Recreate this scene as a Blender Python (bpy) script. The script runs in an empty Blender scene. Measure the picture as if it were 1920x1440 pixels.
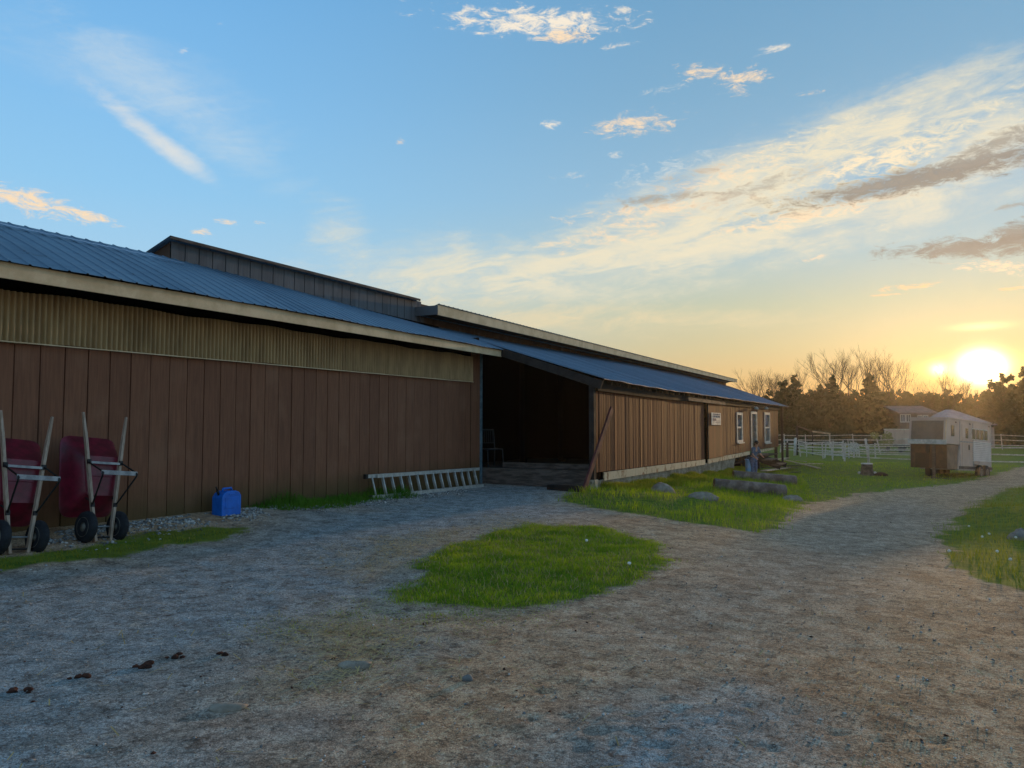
import bpy, math, random
import numpy as np
from mathutils import Vector, Matrix
random.seed(7)
rng = np.random.default_rng(11)
scene = bpy.context.scene
col = scene.collection
F = 1400.0
PITCH = math.atan(75 / 1400.0)
EYE = 1.6

# ---------------------------------------------------------------- camera
cd = bpy.data.cameras.new('camera'); cam = bpy.data.objects.new('camera', cd); col.objects.link(cam)
cam.location = (0, 0, EYE); cam.rotation_euler = (math.pi / 2 + PITCH, 0, 0)
cd.sensor_width = 36; cd.lens = F / 1920 * 36; cd.clip_end = 3000; cd.clip_start = 0.05
scene.camera = cam

def ray(u, v):
    x = (u - 960) / F; up = (720 - v) / F
    return Vector((x, math.cos(PITCH) - up * math.sin(PITCH), math.sin(PITCH) + up * math.cos(PITCH)))
O = Vector((0, 0, EYE))
def at_y(u, v, Y):
    r = ray(u, v); return O + r * (Y / r.y)

# ---------------------------------------------------------------- barn axes
A_ = math.radians(27.87)
D = Vector((math.sin(A_), math.cos(A_), 0)); N = Vector((math.cos(A_), -math.sin(A_), 0))
P0 = Vector((-6.07, 9.6, 0))
def B(s, t, z): return P0 + D * s + N * t + Vector((0, 0, z))
def on_t(u, v, t):
    r = ray(u, v); c = P0.dot(N) + t
    p = O + r * (c / r.dot(N))
    return p
def st(p):
    q = p - P0; return q.dot(D), q.dot(N), p.z
def s_of(u, t): return st(on_t(u, 795, t))[0]
def zline(pts, t):
    """pixel points on the vertical plane at offset t -> z as a function of s"""
    P = sorted((st(on_t(u, v, t))[0], on_t(u, v, t).z) for u, v in pts)
    xs = [p[0] for p in P]; zs = [p[1] for p in P]
    def f(s):
        if s <= xs[0]:
            return zs[0]
        if s >= xs[-1]:
            k = (zs[-1] - zs[-2]) / (xs[-1] - xs[-2]); return zs[-1] + max(-.05, min(.05, k)) * (s - xs[-1])
        return float(np.interp(s, xs, zs))
    return f

# ---------------------------------------------------------------- terrain height (thin plate spline through surveyed points)
HP = [(0,0,0),(0,4,0),(-4,3,.08),(5,3,-.06),(-8,0,.28),(8,0,-.05),(0,-10,0),(-12,-6,.3),(10,-8,0),
      (2,12,-.05),(4.5,12,-.2),(6,18,-.38),(9,16,-.5),(10,24,-.7),(14,24,-.9),(11,10,-.35),(14,16,-.65),
      (22,38,-1.1),(16,38,-1.0),(30,40,-1.15),(24,55,-1.2),(16,62,-1.2),(42,60,-1.2),(60,30,-1.2),(10,95,-1.2),(50,100,-1.2),
      (100,60,-1.2),(-30,30,.2),(-30,60,0),(30,15,-.7),(110,0,-1.2),(-60,0,.3),(30,-30,-.2),(-20,100,-.8),(120,120,-1.2),(18,30,-.98)]
for s_, z_ in ((-4,.25),(0,.23),(5,.16),(11,.05)):
    p = B(s_, .3, 0); HP.append((p.x, p.y, z_))
for s_, z_ in ((11.4,.02),(16,-.12),(20,-.22),(29,-.5),(41,-.75)):
    p = B(s_, 3.4, 0); HP.append((p.x, p.y, z_))
for s_, z_ in ((-4,.13),(0,.09),(5,.07),(10,.01)):
    p = B(s_, 1.3, 0); HP.append((p.x, p.y, z_))
HP = np.array(HP, float)
def _U(r2): return np.where(r2 > 1e-12, r2 * np.log(np.maximum(r2, 1e-12)), 0)
_n = len(HP)
_d2 = ((HP[:, None, :2] - HP[None, :, :2]) ** 2).sum(-1)
_K = _U(_d2) + np.eye(_n) * .5
_Pm = np.c_[np.ones(_n), HP[:, :2]]
_M = np.block([[_K, _Pm], [_Pm.T, np.zeros((3, 3))]])
_w = np.linalg.solve(_M, np.r_[HP[:, 2], 0, 0, 0])
# grass mound centres: (x, y, radius_x, radius_y, height)
MOUNDS = []
def H(x, y):
    x = np.asarray(x, float); y = np.asarray(y, float)
    sh = x.shape; X = x.ravel(); Y = y.ravel()
    z = _w[_n] + _w[_n + 1] * X + _w[_n + 2] * Y
    for i in range(_n):
        z = z + _w[i] * _U((X - HP[i, 0]) ** 2 + (Y - HP[i, 1]) ** 2)
    r = np.sqrt(X ** 2 + Y ** 2)
    k = np.clip((r - 60) / 40, 0, 1); k = k * k * (3 - 2 * k)
    z = z * (1 - k) + -1.2 * k
    for mx, my, rx, ry, h in MOUNDS:
        z = z + h * np.exp(-((X - mx) / rx) ** 2 - ((Y - my) / ry) ** 2)
    return z.reshape(sh)
def h1(x, y): return float(H(np.array([x]), np.array([y]))[0])
def on_ground(u, v):
    r = ray(u, v)
    ys = np.concatenate([np.linspace(1.5, 40, 600), np.linspace(40.1, 140, 500)])
    xs = r.x / r.y * ys; zs = EYE + r.z / r.y * ys
    hit = np.nonzero(zs <= H(xs, ys))[0]
    i = hit[0] if len(hit) else len(ys) - 1
    if i == 0: i = 1
    a = zs[i-1] - h1(xs[i-1], ys[i-1]); b = zs[i] - h1(xs[i], ys[i])
    k = a / (a - b) if a != b else 0
    y = ys[i-1] + k * (ys[i] - ys[i-1]); x = r.x / r.y * y
    return Vector((x, y, h1(x, y)))
_c = on_ground(1000, 1070)
MOUNDS.append((_c.x, _c.y, 1.5, 1.3, .06))
_c = on_ground(1230, 940)
MOUNDS.append((_c.x, _c.y, 1.6, 1.3, .12))
MOUNDS.append((5.6, 17.2, 1.5, 1.5, .10))
_c = on_ground(1890, 985)
MOUNDS.append((_c.x + 1.0, _c.y, 1.6, 3.0, .42))

# ---------------------------------------------------------------- numpy value noise
_tab = rng.random((256, 256))
def vnoise(x, y):
    xi = np.floor(x).astype(int); yi = np.floor(y).astype(int); fx = x - xi; fy = y - yi
    fx = fx * fx * (3 - 2 * fx); fy = fy * fy * (3 - 2 * fy)
    a = _tab[xi % 256, yi % 256]; b = _tab[(xi + 1) % 256, yi % 256]; c = _tab[xi % 256, (yi + 1) % 256]; d = _tab[(xi + 1) % 256, (yi + 1) % 256]
    return (a * (1 - fx) + b * fx) * (1 - fy) + (c * (1 - fx) + d * fx) * fy
def fbm(x, y, o=4):
    s = 0; a = .5
    for i in range(o):
        s = s + a * vnoise(x + 17.3 * i, y + 5.1 * i); x = x * 2.03; y = y * 2.03; a *= .5
    return s / (1 - .5 ** o)

# ---------------------------------------------------------------- mesh builder
class MB:
    def __init__(s, off=(0, 0, 0)): s.v = []; s.f = []; s.off = Vector(off)
    def add(s, vs, fs):
        b = len(s.v); s.v += [Vector(p) for p in vs]; s.f += [tuple(i + b for i in f) for f in fs]; return s
    def box(s, c, x, y, z):
        """centre and three half-extent vectors"""
        c, x, y, z = map(Vector, (c, x, y, z)); vs = []
        for k in (-1, 1):
            for j in (-1, 1):
                for i in (-1, 1): vs.append(c + x * i + y * j + z * k)
        return s.add(vs, [(0,2,3,1),(4,5,7,6),(0,1,5,4),(2,6,7,3),(0,4,6,2),(1,3,7,5)])
    def abox(s, x0, x1, y0, y1, z0, z1):
        return s.box(((x0+x1)/2, (y0+y1)/2, (z0+z1)/2), ((x1-x0)/2,0,0), (0,(y1-y0)/2,0), (0,0,(z1-z0)/2))
    def bar(s, p, q, w, h, up=(0,0,1), w2=None, h2=None):
        p = Vector(p); q = Vector(q); a = (q - p).normalized(); up = Vector(up)
        x = a.cross(up)
        if x.length < 1e-4: x = a.cross(Vector((1,0,0)))
        x.normalize(); y = x.cross(a).normalized()
        w2 = w if w2 is None else w2; h2 = h if h2 is None else h2
        vs = [p - x*w/2 - y*h/2, p + x*w/2 - y*h/2, p + x*w/2 + y*h/2, p - x*w/2 + y*h/2,
              q - x*w2/2 - y*h2/2, q + x*w2/2 - y*h2/2, q + x*w2/2 + y*h2/2, q - x*w2/2 + y*h2/2]
        return s.add(vs, [(0,1,2,3),(7,6,5,4),(0,4,5,1),(1,5,6,2),(2,6,7,3),(3,7,4,0)])
    def tube(s, pts, rs, n=8, cap=True):
        pts = [Vector(p) for p in pts]
        if not isinstance(rs, (list, tuple)): rs = [rs] * len(pts)
        vs = []; fs = []; x = None
        for i, p in enumerate(pts):
            a = (pts[min(i+1, len(pts)-1)] - pts[max(i-1, 0)]).normalized()
            if x is None:
                x = a.cross(Vector((0,0,1)))
                if x.length < 1e-3: x = a.cross(Vector((1,0,0)))
            x = (x - a * x.dot(a)).normalized(); y = a.cross(x)
            for k in range(n):
                t = 2 * math.pi * k / n; vs.append(p + (x * math.cos(t) + y * math.sin(t)) * rs[i])
        for i in range(len(pts) - 1):
            for k in range(n):
                fs.append((i*n+k, i*n+(k+1)%n, (i+1)*n+(k+1)%n, (i+1)*n+k))
        if cap:
            fs.append(tuple(range(n-1, -1, -1))); fs.append(tuple((len(pts)-1)*n + k for k in range(n)))
        return s.add(vs, fs)
    def lathe(s, prof, c, ax=(0,0,1), n=24):
        """profile of (radius, height) about an axis through c"""
        c = Vector(c); a = Vector(ax).normalized(); x = a.cross(Vector((0,0,1)))
        if x.length < 1e-3: x = Vector((1,0,0))
        x.normalize(); y = a.cross(x); vs = []; fs = []
        for r, h in prof:
            for k in range(n):
                t = 2*math.pi*k/n; vs.append(c + a*h + (x*math.cos(t) + y*math.sin(t))*r)
        for i in range(len(prof)-1):
            for k in range(n): fs.append((i*n+k, i*n+(k+1)%n, (i+1)*n+(k+1)%n, (i+1)*n+k))
        return s.add(vs, fs)
    def blob(s, c, r, seed=0, n=8, rough=.2, flat=1.0):
        """irregular stone-like lump; r = three radii"""
        g = random.Random(seed); m = n // 2; vs = []; fs = []
        ph = [g.random()*6 for _ in range(6)]
        for j in range(m + 1):
            th = math.pi * j / m
            for k in range(n):
                t = 2*math.pi*k/n
                q = 1 + rough * (math.sin(2*t+ph[0]) * math.sin(th*2+ph[1]) * .6 + math.sin(3*t+ph[2])*math.sin(th)*.4 + (g.random()-.5)*.6 * (0 < j < m))
                z = math.cos(th)
                vs.append(Vector(c) + Vector((r[0]*math.sin(th)*math.cos(t)*q, r[1]*math.sin(th)*math.sin(t)*q, r[2]*z*q)))
        for j in range(m):
            for k in range(n): fs.append((j*n+k, (j+1)*n+k, (j+1)*n+(k+1)%n, j*n+(k+1)%n))
        return s.add(vs, fs)
    def quad(s, a, b, c, d): return s.add([a, b, c, d], [(0,1,2,3)])
    def build(s, name, mat, parent=None, smooth=False, bevel=0):
        me = bpy.data.meshes.new(name); me.from_pydata([tuple(p - s.off) for p in s.v], [], s.f); me.update()
        if smooth: me.polygons.foreach_set('use_smooth', [True] * len(me.polygons))
        o = bpy.data.objects.new(name, me); col.objects.link(o)
        if mat: me.materials.append(mat)
        if parent: o.parent = parent
        if bevel:
            b = o.modifiers.new('bevel', 'BEVEL'); b.width = bevel; b.segments = 2; b.limit_method = 'ANGLE'
        return o
def np_mesh(name, verts, faces, mat, parent=None, attrs=None, smooth=False):
    """fast mesh from numpy arrays; faces n x k"""
    me = bpy.data.meshes.new(name); k = faces.shape[1]
    me.vertices.add(len(verts)); me.vertices.foreach_set('co', np.asarray(verts, np.float32).ravel())
    me.loops.add(faces.size); me.loops.foreach_set('vertex_index', faces.astype(np.int32).ravel())
    me.polygons.add(len(faces)); me.polygons.foreach_set('loop_start', np.arange(0, faces.size, k, dtype=np.int32))
    me.polygons.foreach_set('loop_total', np.full(len(faces), k, np.int32))
    if smooth: me.polygons.foreach_set('use_smooth', np.ones(len(faces), bool))
    me.update(calc_edges=True)
    for an, av in (attrs or {}).items():
        at = me.attributes.new(an, 'FLOAT', 'POINT'); at.data.foreach_set('value', np.asarray(av, np.float32))
    me.materials.append(mat)
    o = bpy.data.objects.new(name, me); col.objects.link(o)
    if parent: o.parent = parent
    return o
def tag(o, label=None, cat=None, group=None, kind=None):
    if label: o['label'] = label
    if cat: o['category'] = cat
    if group: o['group'] = group
    if kind: o['kind'] = kind
    return o
def thing(name, label, cat, loc=(0,0,0), rotz=0, group=None):
    o = bpy.data.objects.new(name, None); col.objects.link(o); o.empty_display_size = .2
    o.location = loc; o.rotation_euler = (0, 0, rotz)
    return tag(o, label, cat, group)
def copy_tree(o, parent=None):
    c = o.copy(); col.objects.link(c)
    if parent: c.parent = parent
    for ch in list(o.children): copy_tree(ch, c)
    return c
# ---------------------------------------------------------------- materials
def S(r, g, b):
    f = lambda c: (c/255/12.92) if c/255 <= .04045 else ((c/255+.055)/1.055)**2.4
    return (f(r), f(g), f(b))
class NT:
    def __init__(s, tree): s.t = tree; s.n = tree.nodes; s.l = tree.links
    def node(s, typ, **kw):
        n = s.n.new(typ)
        for k, v in kw.items(): setattr(n, k, v)
        return n
    def put(s, sock, val):
        if val is None: return
        if hasattr(val, 'is_output'): s.l.new(val, sock)
        else:
            if hasattr(sock.default_value, '__len__') and not hasattr(val, '__len__'): val = (val,) * len(sock.default_value)
            if hasattr(sock.default_value, '__len__') and len(sock.default_value) == 4 and len(val) == 3: val = (*val, 1)
            sock.default_value = val
    def m(s, op, a, b=None, c=None, clamp=False):
        n = s.node('ShaderNodeMath', operation=op, use_clamp=clamp)
        for i, x in enumerate((a, b, c)):
            if x is not None: s.put(n.inputs[i], x)
        return n.outputs[0]
    def vm(s, op, a, b=None, out=0):
        n = s.node('ShaderNodeVectorMath', operation=op)
        s.put(n.inputs[0], a)
        if b is not None: s.put(n.inputs[3] if op == 'SCALE' else n.inputs[1], b)
        return n.outputs['Value'] if op in ('DOT_PRODUCT', 'LENGTH', 'DISTANCE') else n.outputs[0]
    def mix(s, f, a, b, blend='MIX'):
        n = s.node('ShaderNodeMix', data_type='RGBA', blend_type=blend)
        s.put(n.inputs[0], f); s.put(n.inputs[6], a); s.put(n.inputs[7], b); return n.outputs[2]
    def noise(s, vec=None, scale=5, detail=4, rough=.55, dist=0, out=0):
        n = s.node('ShaderNodeTexNoise'); n.inputs['Scale'].default_value = scale; n.inputs['Detail'].default_value = detail
        n.inputs['Roughness'].default_value = rough; n.inputs['Distortion'].default_value = dist
        if vec is not None: s.l.new(vec, n.inputs['Vector'])
        return n.outputs[out]
    def vor(s, vec=None, scale=5, feature='F1', out='Distance'):
        n = s.node('ShaderNodeTexVoronoi', feature=feature); n.inputs['Scale'].default_value = scale
        if vec is not None: s.l.new(vec, n.inputs['Vector'])
        return n.outputs[out]
    def ss(s, x, a, b, lo=0, hi=1):
        n = s.node('ShaderNodeMapRange', interpolation_type='SMOOTHSTEP'); s.put(n.inputs[0], x)
        for i, q in enumerate((a, b, lo, hi)): s.put(n.inputs[i+1], q)
        return n.outputs[0]
    def ramp(s, x, stops):
        n = s.node('ShaderNodeValToRGB'); s.put(n.inputs[0], x); e = n.color_ramp.elements
        while len(e) < len(stops): e.new(.5)
        for el, (p, c) in zip(e, stops): el.position = p; el.color = (*c, 1)
        return n.outputs[0]
    def xyz(s, x, y, z):
        n = s.node('ShaderNodeCombineXYZ'); s.put(n.inputs[0], x); s.put(n.inputs[1], y); s.put(n.inputs[2], z); return n.outputs[0]
    def bump(s, h, strength=.3, dist=.02, normal=None):
        n = s.node('ShaderNodeBump'); n.inputs['Strength'].default_value = strength; n.inputs['Distance'].default_value = dist
        s.put(n.inputs['Height'], h)
        if normal is not None: s.l.new(normal, n.inputs['Normal'])
        return n.outputs[0]
def newmat(name):
    m = bpy.data.materials.new(name); m.use_nodes = True; t = NT(m.node_tree); t.n.clear()
    out = t.node('ShaderNodeOutputMaterial'); p = t.node('ShaderNodeBsdfPrincipled'); t.l.new(p.outputs[0], out.inputs[0])
    return m, t, p, out
def pos(t): return t.node('ShaderNodeNewGeometry').outputs['Position']
def objc(t): return t.node('ShaderNodeTexCoord').outputs['Object']
def pmat(name, c, c2=None, scale=4, rough=.8, metal=0, bump=0, stretch=(1,1,1), spec=.3, bscale=None, fine=.25):
    """two-tone noise surface with fine grain"""
    m, t, p, _ = newmat(name)
    v = t.vm('MULTIPLY', objc(t), stretch)
    c2 = c2 or tuple(x * .65 for x in c)
    n1 = t.noise(v, scale, 5, .6); f = t.ss(n1, .35, .65)
    n2 = t.noise(v, scale * 9, 3, .6)
    cc = t.mix(f, c, c2); cc = t.mix(fine, cc, t.mix(n2, (0,0,0), (1,1,1)), 'OVERLAY')
    t.put(p.inputs['Base Color'], cc)
    t.put(p.inputs['Roughness'], t.m('ADD', t.m('MULTIPLY', n1, .25), rough - .12, clamp=True))
    p.inputs['Metallic'].default_value = metal; p.inputs['Specular IOR Level'].default_value = spec
    if bump: t.put(p.inputs['Normal'], t.bump(t.noise(v, bscale or scale * 6, 4, .65), bump, .02))
    return m
def board_mat(name, c, c2, pitch, vary=.5, s0=0, rough=.8, weather=(.5,.5,.5), wamt=.2, lowgreen=0, peel=None):
    """vertical boards laid along the barn: each board its own tone, grain running up"""
    m, t, p, _ = newmat(name)
    P = pos(t)
    s = t.m('SUBTRACT', t.vm('DOT_PRODUCT', P, tuple(D)), P0.dot(D) + s0)
    bi = t.m('FLOOR', t.m('DIVIDE', s, pitch))
    wn = t.node('ShaderNodeTexWhiteNoise', noise_dimensions='1D'); t.put(wn.inputs['W'], bi)
    z = t.node('ShaderNodeSeparateXYZ'); t.l.new(P, z.inputs[0])
    grain = t.noise(t.xyz(t.m('MULTIPLY', s, 26), t.m('MULTIPLY', bi, 3.7), t.m('MULTIPLY', z.outputs[2], 1.3)), 1.6, 6, .65)
    blot = t.noise(t.xyz(s, bi, z.outputs[2]), 1.1, 4, .6)
    f = t.m('ADD', t.m('MULTIPLY', wn.outputs['Value'], vary), t.m('MULTIPLY', t.ss(grain, .3, .7), 1 - vary))
    cc = t.mix(f, c, c2)
    cc = t.mix(t.m('MULTIPLY', t.ss(blot, .5, .75), wamt), cc, weather)
    run = t.noise(t.xyz(t.m('MULTIPLY', s, 5), 0, t.m('MULTIPLY', z.outputs[2], .35)), 1.3, 5, .7)
    cc = t.mix(t.m('MULTIPLY', t.ss(run, .54, .72), .45), cc, t.mix(.6, cc, (.02,.016,.014)))
    sp2 = t.noise(P, 22, 3, .7); cc = t.mix(t.m('MULTIPLY', t.ss(sp2, .66, .72), .5), cc, weather)
    if peel:
        pn = t.noise(P, 3.2, 7, .72)
        cc = t.mix(t.m('MULTIPLY', t.ss(pn, .52, .6), .8), cc, peel)
    if lowgreen:
        up = t.m('ADD', z.outputs[2], t.m('MULTIPLY', blot, .5))
        cc = t.mix(t.m('MULTIPLY', t.ss(up, 1.1, .35), lowgreen), cc, S(64, 66, 30))
    t.put(p.inputs['Base Color'], cc)
    p.inputs['Roughness'].default_value = rough; p.inputs['Specular IOR Level'].default_value = .25
    t.put(p.inputs['Normal'], t.bump(grain, .35, .006))
    return m
M = {}
M['siding'] = board_mat('red brown board siding', S(142,94,68), S(112,72,53), .318, .35, s0=-7.0, weather=S(150,108,82), wamt=.4, lowgreen=.75)
M['siding_far'] = board_mat('weathered brown boards', S(128,72,45), S(68,38,26), .16, .6, weather=S(126,88,62), wamt=.3)
M['siding_up'] = board_mat('grey weathered boards', S(104,106,108), S(78,79,82), .21, .5, weather=S(128,130,134), wamt=.35)
M['siding_dark'] = board_mat('dark brown boards', S(96,66,46), S(66,46,34), .3, .6)
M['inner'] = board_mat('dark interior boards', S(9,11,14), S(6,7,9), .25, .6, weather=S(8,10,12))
M['cream'] = pmat('cream painted board', S(226,196,156), S(204,174,134), 2.2, .75, stretch=(1,1,1), fine=.15, bump=.1)
M['skirt'] = board_mat('peeling cream skirt board', S(206,186,156), S(186,164,132), 2.4, .3, peel=S(120,84,58), wamt=.5, weather=S(150,120,90))
M['corr'] = None
def _corr():
    m, t, p, o = newmat('khaki corrugated sheet')
    P = pos(t); z = t.node('ShaderNodeSeparateXYZ'); t.l.new(P, z.inputs[0])
    n = t.noise(t.vm('MULTIPLY', P, (3,3,.7)), 1.6, 5, .6)
    cc = t.mix(t.ss(n, .35, .7), S(182,148,100), S(150,118,76))
    n2 = t.noise(t.vm('MULTIPLY', P, (9,9,.6)), 2.2, 4, .6)
    cc = t.mix(t.m('MULTIPLY', t.ss(n2, .55, .75), .4), cc, S(128,108,62))
    t.put(p.inputs['Base Color'], cc); p.inputs['Roughness'].default_value = .55
    return m
M['corr'] = _corr()
def _roof():
    m, t, p, o = newmat('blue grey metal roofing')
    P = pos(t)
    s = t.m('SUBTRACT', t.vm('DOT_PRODUCT', P, tuple(D)), P0.dot(D)); tt = t.vm('DOT_PRODUCT', P, tuple(N))
    sheet = t.m('FLOOR', t.m('DIVIDE', s, .92)); wn = t.node('ShaderNodeTexWhiteNoise', noise_dimensions='1D'); t.put(wn.inputs['W'], sheet)
    n = t.noise(t.xyz(t.m('MULTIPLY', s, 2.5), t.m('MULTIPLY', tt, .5), 0), 1.4, 5, .65)
    v = t.m('ADD', t.m('MULTIPLY', wn.outputs[0], .45), t.m('MULTIPLY', n, .55))
    cc = t.mix(v, S(66,96,118), S(98,128,148))
    n3 = t.noise(t.xyz(t.m('MULTIPLY', s, 1.2), t.m('MULTIPLY', tt, 6), 0), 1.5, 6, .7)
    cc = t.mix(t.m('MULTIPLY', t.ss(n3, .56, .7), .55), cc, S(60,66,74))
    t.put(p.inputs['Base Color'], cc); p.inputs['Metallic'].default_value = .15
    t.put(p.inputs['Roughness'], t.m('ADD', t.m('MULTIPLY', n3, .3), .36)); p.inputs['Specular IOR Level'].default_value = .4
    return m
M['roof'] = _roof()
M['strip_pale'] = pmat('pale roof strip', S(150,170,190), S(110,134,160), 3, .5)
M['under'] = pmat('roof underside timber', S(60,48,40), S(40,32,28), 3, .85, stretch=(1,1,1))
M['oldwood'] = pmat('old grey brown timber', S(104,92,84), S(70,60,54), 3, .85, bump=.3, stretch=(1,1,6))
M['palewood'] = pmat('pale weathered board', S(196,180,154), S(150,132,108), 3, .8, bump=.2)
M['darkwood'] = pmat('dark damp timber', S(52,46,43), S(34,30,28), 3, .85, bump=.3)
M['redplank'] = pmat('dark red painted plank', S(100,52,52), S(72,40,40), 4, .75, bump=.15)
M['handlewood'] = pmat('varnished ash handle', S(180,156,136), S(148,124,104), 6, .6, stretch=(6,6,1))
M['maroon'] = pmat('maroon painted steel', S(122,26,48), S(86,20,32), 5, .34, spec=.5, fine=.1, bump=.05)
M['blacksteel'] = pmat('black painted steel', S(30,28,28), S(20,18,18), 8, .5, spec=.4)
M['steel'] = pmat('galvanised steel', S(150,150,150), S(120,120,122), 8, .45, metal=.7)
M['rubber'] = pmat('tyre rubber', S(40,42,46), S(28,29,32), 9, .85)
M['rim'] = pmat('dusty grey rim', S(130,124,112), S(90,86,78), 9, .6, metal=.2)
M['bluejug'] = pmat('blue plastic', S(0,108,206), S(0,94,184), 7, .42, spec=.5, fine=.08)
M['alu'] = pmat('aluminium', S(196,190,180), S(170,164,154), 9, .45, metal=.25)
M['teal'] = pmat('pale teal flashing', S(120,146,156), S(90,114,124), 6, .5, metal=.3)
M['white'] = pmat('white paint', S(222,214,206), S(206,198,190), 1.2, .55, fine=.04)
M['trailer'] = pmat('dusty white trailer skin', S(192,168,152), S(172,148,132), .8, .5, fine=.04)
M['dirtywhite'] = pmat('weathered white paint', S(206,198,188), S(166,158,146), 6, .7)
M['chairgrey'] = pmat('dull grey chair metal', S(50,62,68), S(36,46,52), 6, .6)
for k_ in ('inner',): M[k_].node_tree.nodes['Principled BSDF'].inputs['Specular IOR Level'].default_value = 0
M['stone'] = pmat('field stone', S(134,130,124), S(90,88,86), 5, .9, bump=.5)
M['stonebrown'] = pmat('dusty stone', S(158,146,130), S(132,118,102), 9, .95, bump=.5)
M['bark'] = pmat('grey brown bark', S(110,98,88), S(64,54,46), 5, .92, bump=.7, stretch=(1,1,1))
M['logbark'] = pmat('log bark', S(142,126,116), S(96,82,74), 4, .9, bump=.6)
M['logend'] = pmat('sawn log end', S(150,126,100), S(104,84,66), 9, .85)
M['treebark'] = pmat('tree bark', S(78,66,54), S(48,40,32), 3, .9)
M['dung'] = pmat('horse dung', S(86,50,36), S(52,32,24), 14, .95, bump=.5)
M['skin'] = pmat('skin', S(196,146,120), S(180,128,104), 8, .6)
M['shirt'] = pmat('grey blue jersey', S(104,112,128), S(84,92,108), 8, .9)
M['jeans'] = pmat('blue jeans', S(96,114,144), S(74,90,118), 9, .9)
M['hair'] = pmat('dark brown hair', S(50,34,28), S(34,24,20), 20, .6)
M['paleblue'] = pmat('pale blue plastic', S(150,188,220), S(124,164,200), 5, .5)
M['nosepanel'] = pmat('tan smoked panel', S(112,92,76), S(92,74,60), 2, .35)
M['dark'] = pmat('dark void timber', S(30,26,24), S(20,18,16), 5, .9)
def glass(name, c, rough=.06):
    m, t, p, _ = newmat(name); p.inputs['Base Color'].default_value = (*c, 1); p.inputs['Roughness'].default_value = rough
    p.inputs['Specular IOR Level'].default_value = .7
    n = t.noise(objc(t), 2.5, 2); t.put(p.inputs['Normal'], t.bump(n, .05, .01)); return m
M['glass'] = glass('window glass', S(44,50,56))
M['tint'] = glass('tinted window', S(52,46,44), .15)
def leafmat(name, c, c2, trans=.35, scale=.6, attr=False):
    m, t, p, out = newmat(name)
    n = t.noise(pos(t), scale, 3, .6); n2 = t.noise(pos(t), scale * 14, 2, .5)
    f = t.m('ADD', t.m('MULTIPLY', t.ss(n, .35, .65), .6), t.m('MULTIPLY', n2, .4))
    cc = t.mix(f, c, c2); t.put(p.inputs['Base Color'], cc); p.inputs['Roughness'].default_value = .65; p.inputs['Specular IOR Level'].default_value = .2
    tr = t.node('ShaderNodeBsdfTranslucent'); t.put(tr.inputs[0], t.mix(.5, cc, S(150,160,40), 'SOFT_LIGHT'))
    mx = t.node('ShaderNodeMixShader'); mx.inputs[0].default_value = trans
    t.l.new(p.outputs[0], mx.inputs[1]); t.l.new(tr.outputs[0], mx.inputs[2]); t.l.new(mx.outputs[0], out.inputs[0])
    return m
M['grass'] = leafmat('grass blades', S(100,142,24), S(186,194,54), .5, 2.2)
M['grassdark'] = leafmat('tall grass', S(70,118,30), S(104,142,40), .45, 1.5)
M['weed'] = leafmat('verge weeds', S(122,136,34), S(164,158,58), .5, 1.3)
M['leaf'] = leafmat('dark leaves', S(32,42,17), S(54,62,25), .06, .25)
M['leaf2'] = leafmat('olive leaves', S(46,50,21), S(70,68,29), .08, .25)
M['conifer'] = leafmat('conifer needles', S(34,44,24), S(56,62,30), .15, .4)
M['blossom'] = leafmat('pale blossom leaves', S(150,150,104), S(120,124,70), .3, .8)
M['straw'] = pmat('straw', S(188,160,104), S(150,124,78), 9, .8)
M['flower'] = pmat('white flower heads', S(236,232,220), S(220,214,200), 9, .7)
# ---------------------------------------------------------------- sky, sun, haze
SUNV = ray(1838, 690).normalized()
SUN_EL = math.asin(SUNV.z); SUN_AZ = math.atan2(SUNV.x, SUNV.y)
def azel(u, v):
    r = ray(u, v).normalized(); return math.degrees(math.atan2(r.x, r.y)), math.degrees(math.asin(r.z))
w = bpy.data.worlds.new('World'); scene.world = w; w.use_nodes = True
t = NT(w.node_tree); t.n.clear()
wo = t.node('ShaderNodeOutputWorld'); bg = t.node('ShaderNodeBackground'); t.l.new(bg.outputs[0], wo.inputs[0])
dirv = t.vm('NORMALIZE', t.node('ShaderNodeTexCoord').outputs['Generated'])
sp = t.node('ShaderNodeSeparateXYZ'); t.l.new(dirv, sp.inputs[0])
dx, dy, dz = sp.outputs
EL = t.m('MULTIPLY', t.m('ARCSINE', dz), 57.29578)
AZ = t.m('MULTIPLY', t.m('ARCTAN2', dx, dy), 57.29578)
sky = t.node('ShaderNodeTexSky'); sky.sky_type = 'NISHITA'; sky.sun_disc = False
sky.sun_elevation = SUN_EL; sky.sun_rotation = SUN_AZ; sky.air_density = 1.0; sky.dust_density = 1.2; sky.ozone_density = 2.0
SKYK = .10
# air colours seen in this evening sky: away from the sun and towards it
e = t.m('DIVIDE', EL, 90.0, clamp=True)
def R(stops): return t.ramp(e, [(d / 90.0, S(*c)) for d, c in stops])
far = R([(0,(206,204,196)),(7,(186,206,216)),(12,(160,204,234)),(16,(144,198,236)),(22,(130,188,234)),(30,(112,174,226)),(60,(112,138,166)),(90,(116,130,146))])
near = R([(0,(222,158,90)),(3.0,(216,180,124)),(5.5,(202,190,148)),(8.5,(186,194,170)),(12,(168,194,200)),(17,(144,184,210)),(24,(124,170,202)),(32,(108,158,196)),(60,(112,138,166)),(90,(116,130,146))])
cs = t.vm('DOT_PRODUCT', dirv, tuple(SUNV)); ang = t.m('MULTIPLY', t.m('ARCCOSINE', t.m('MINIMUM', cs, 1.0)), 57.29578)
daz = t.m('ABSOLUTE', t.m('SUBTRACT', AZ, math.degrees(SUN_AZ)))
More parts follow.
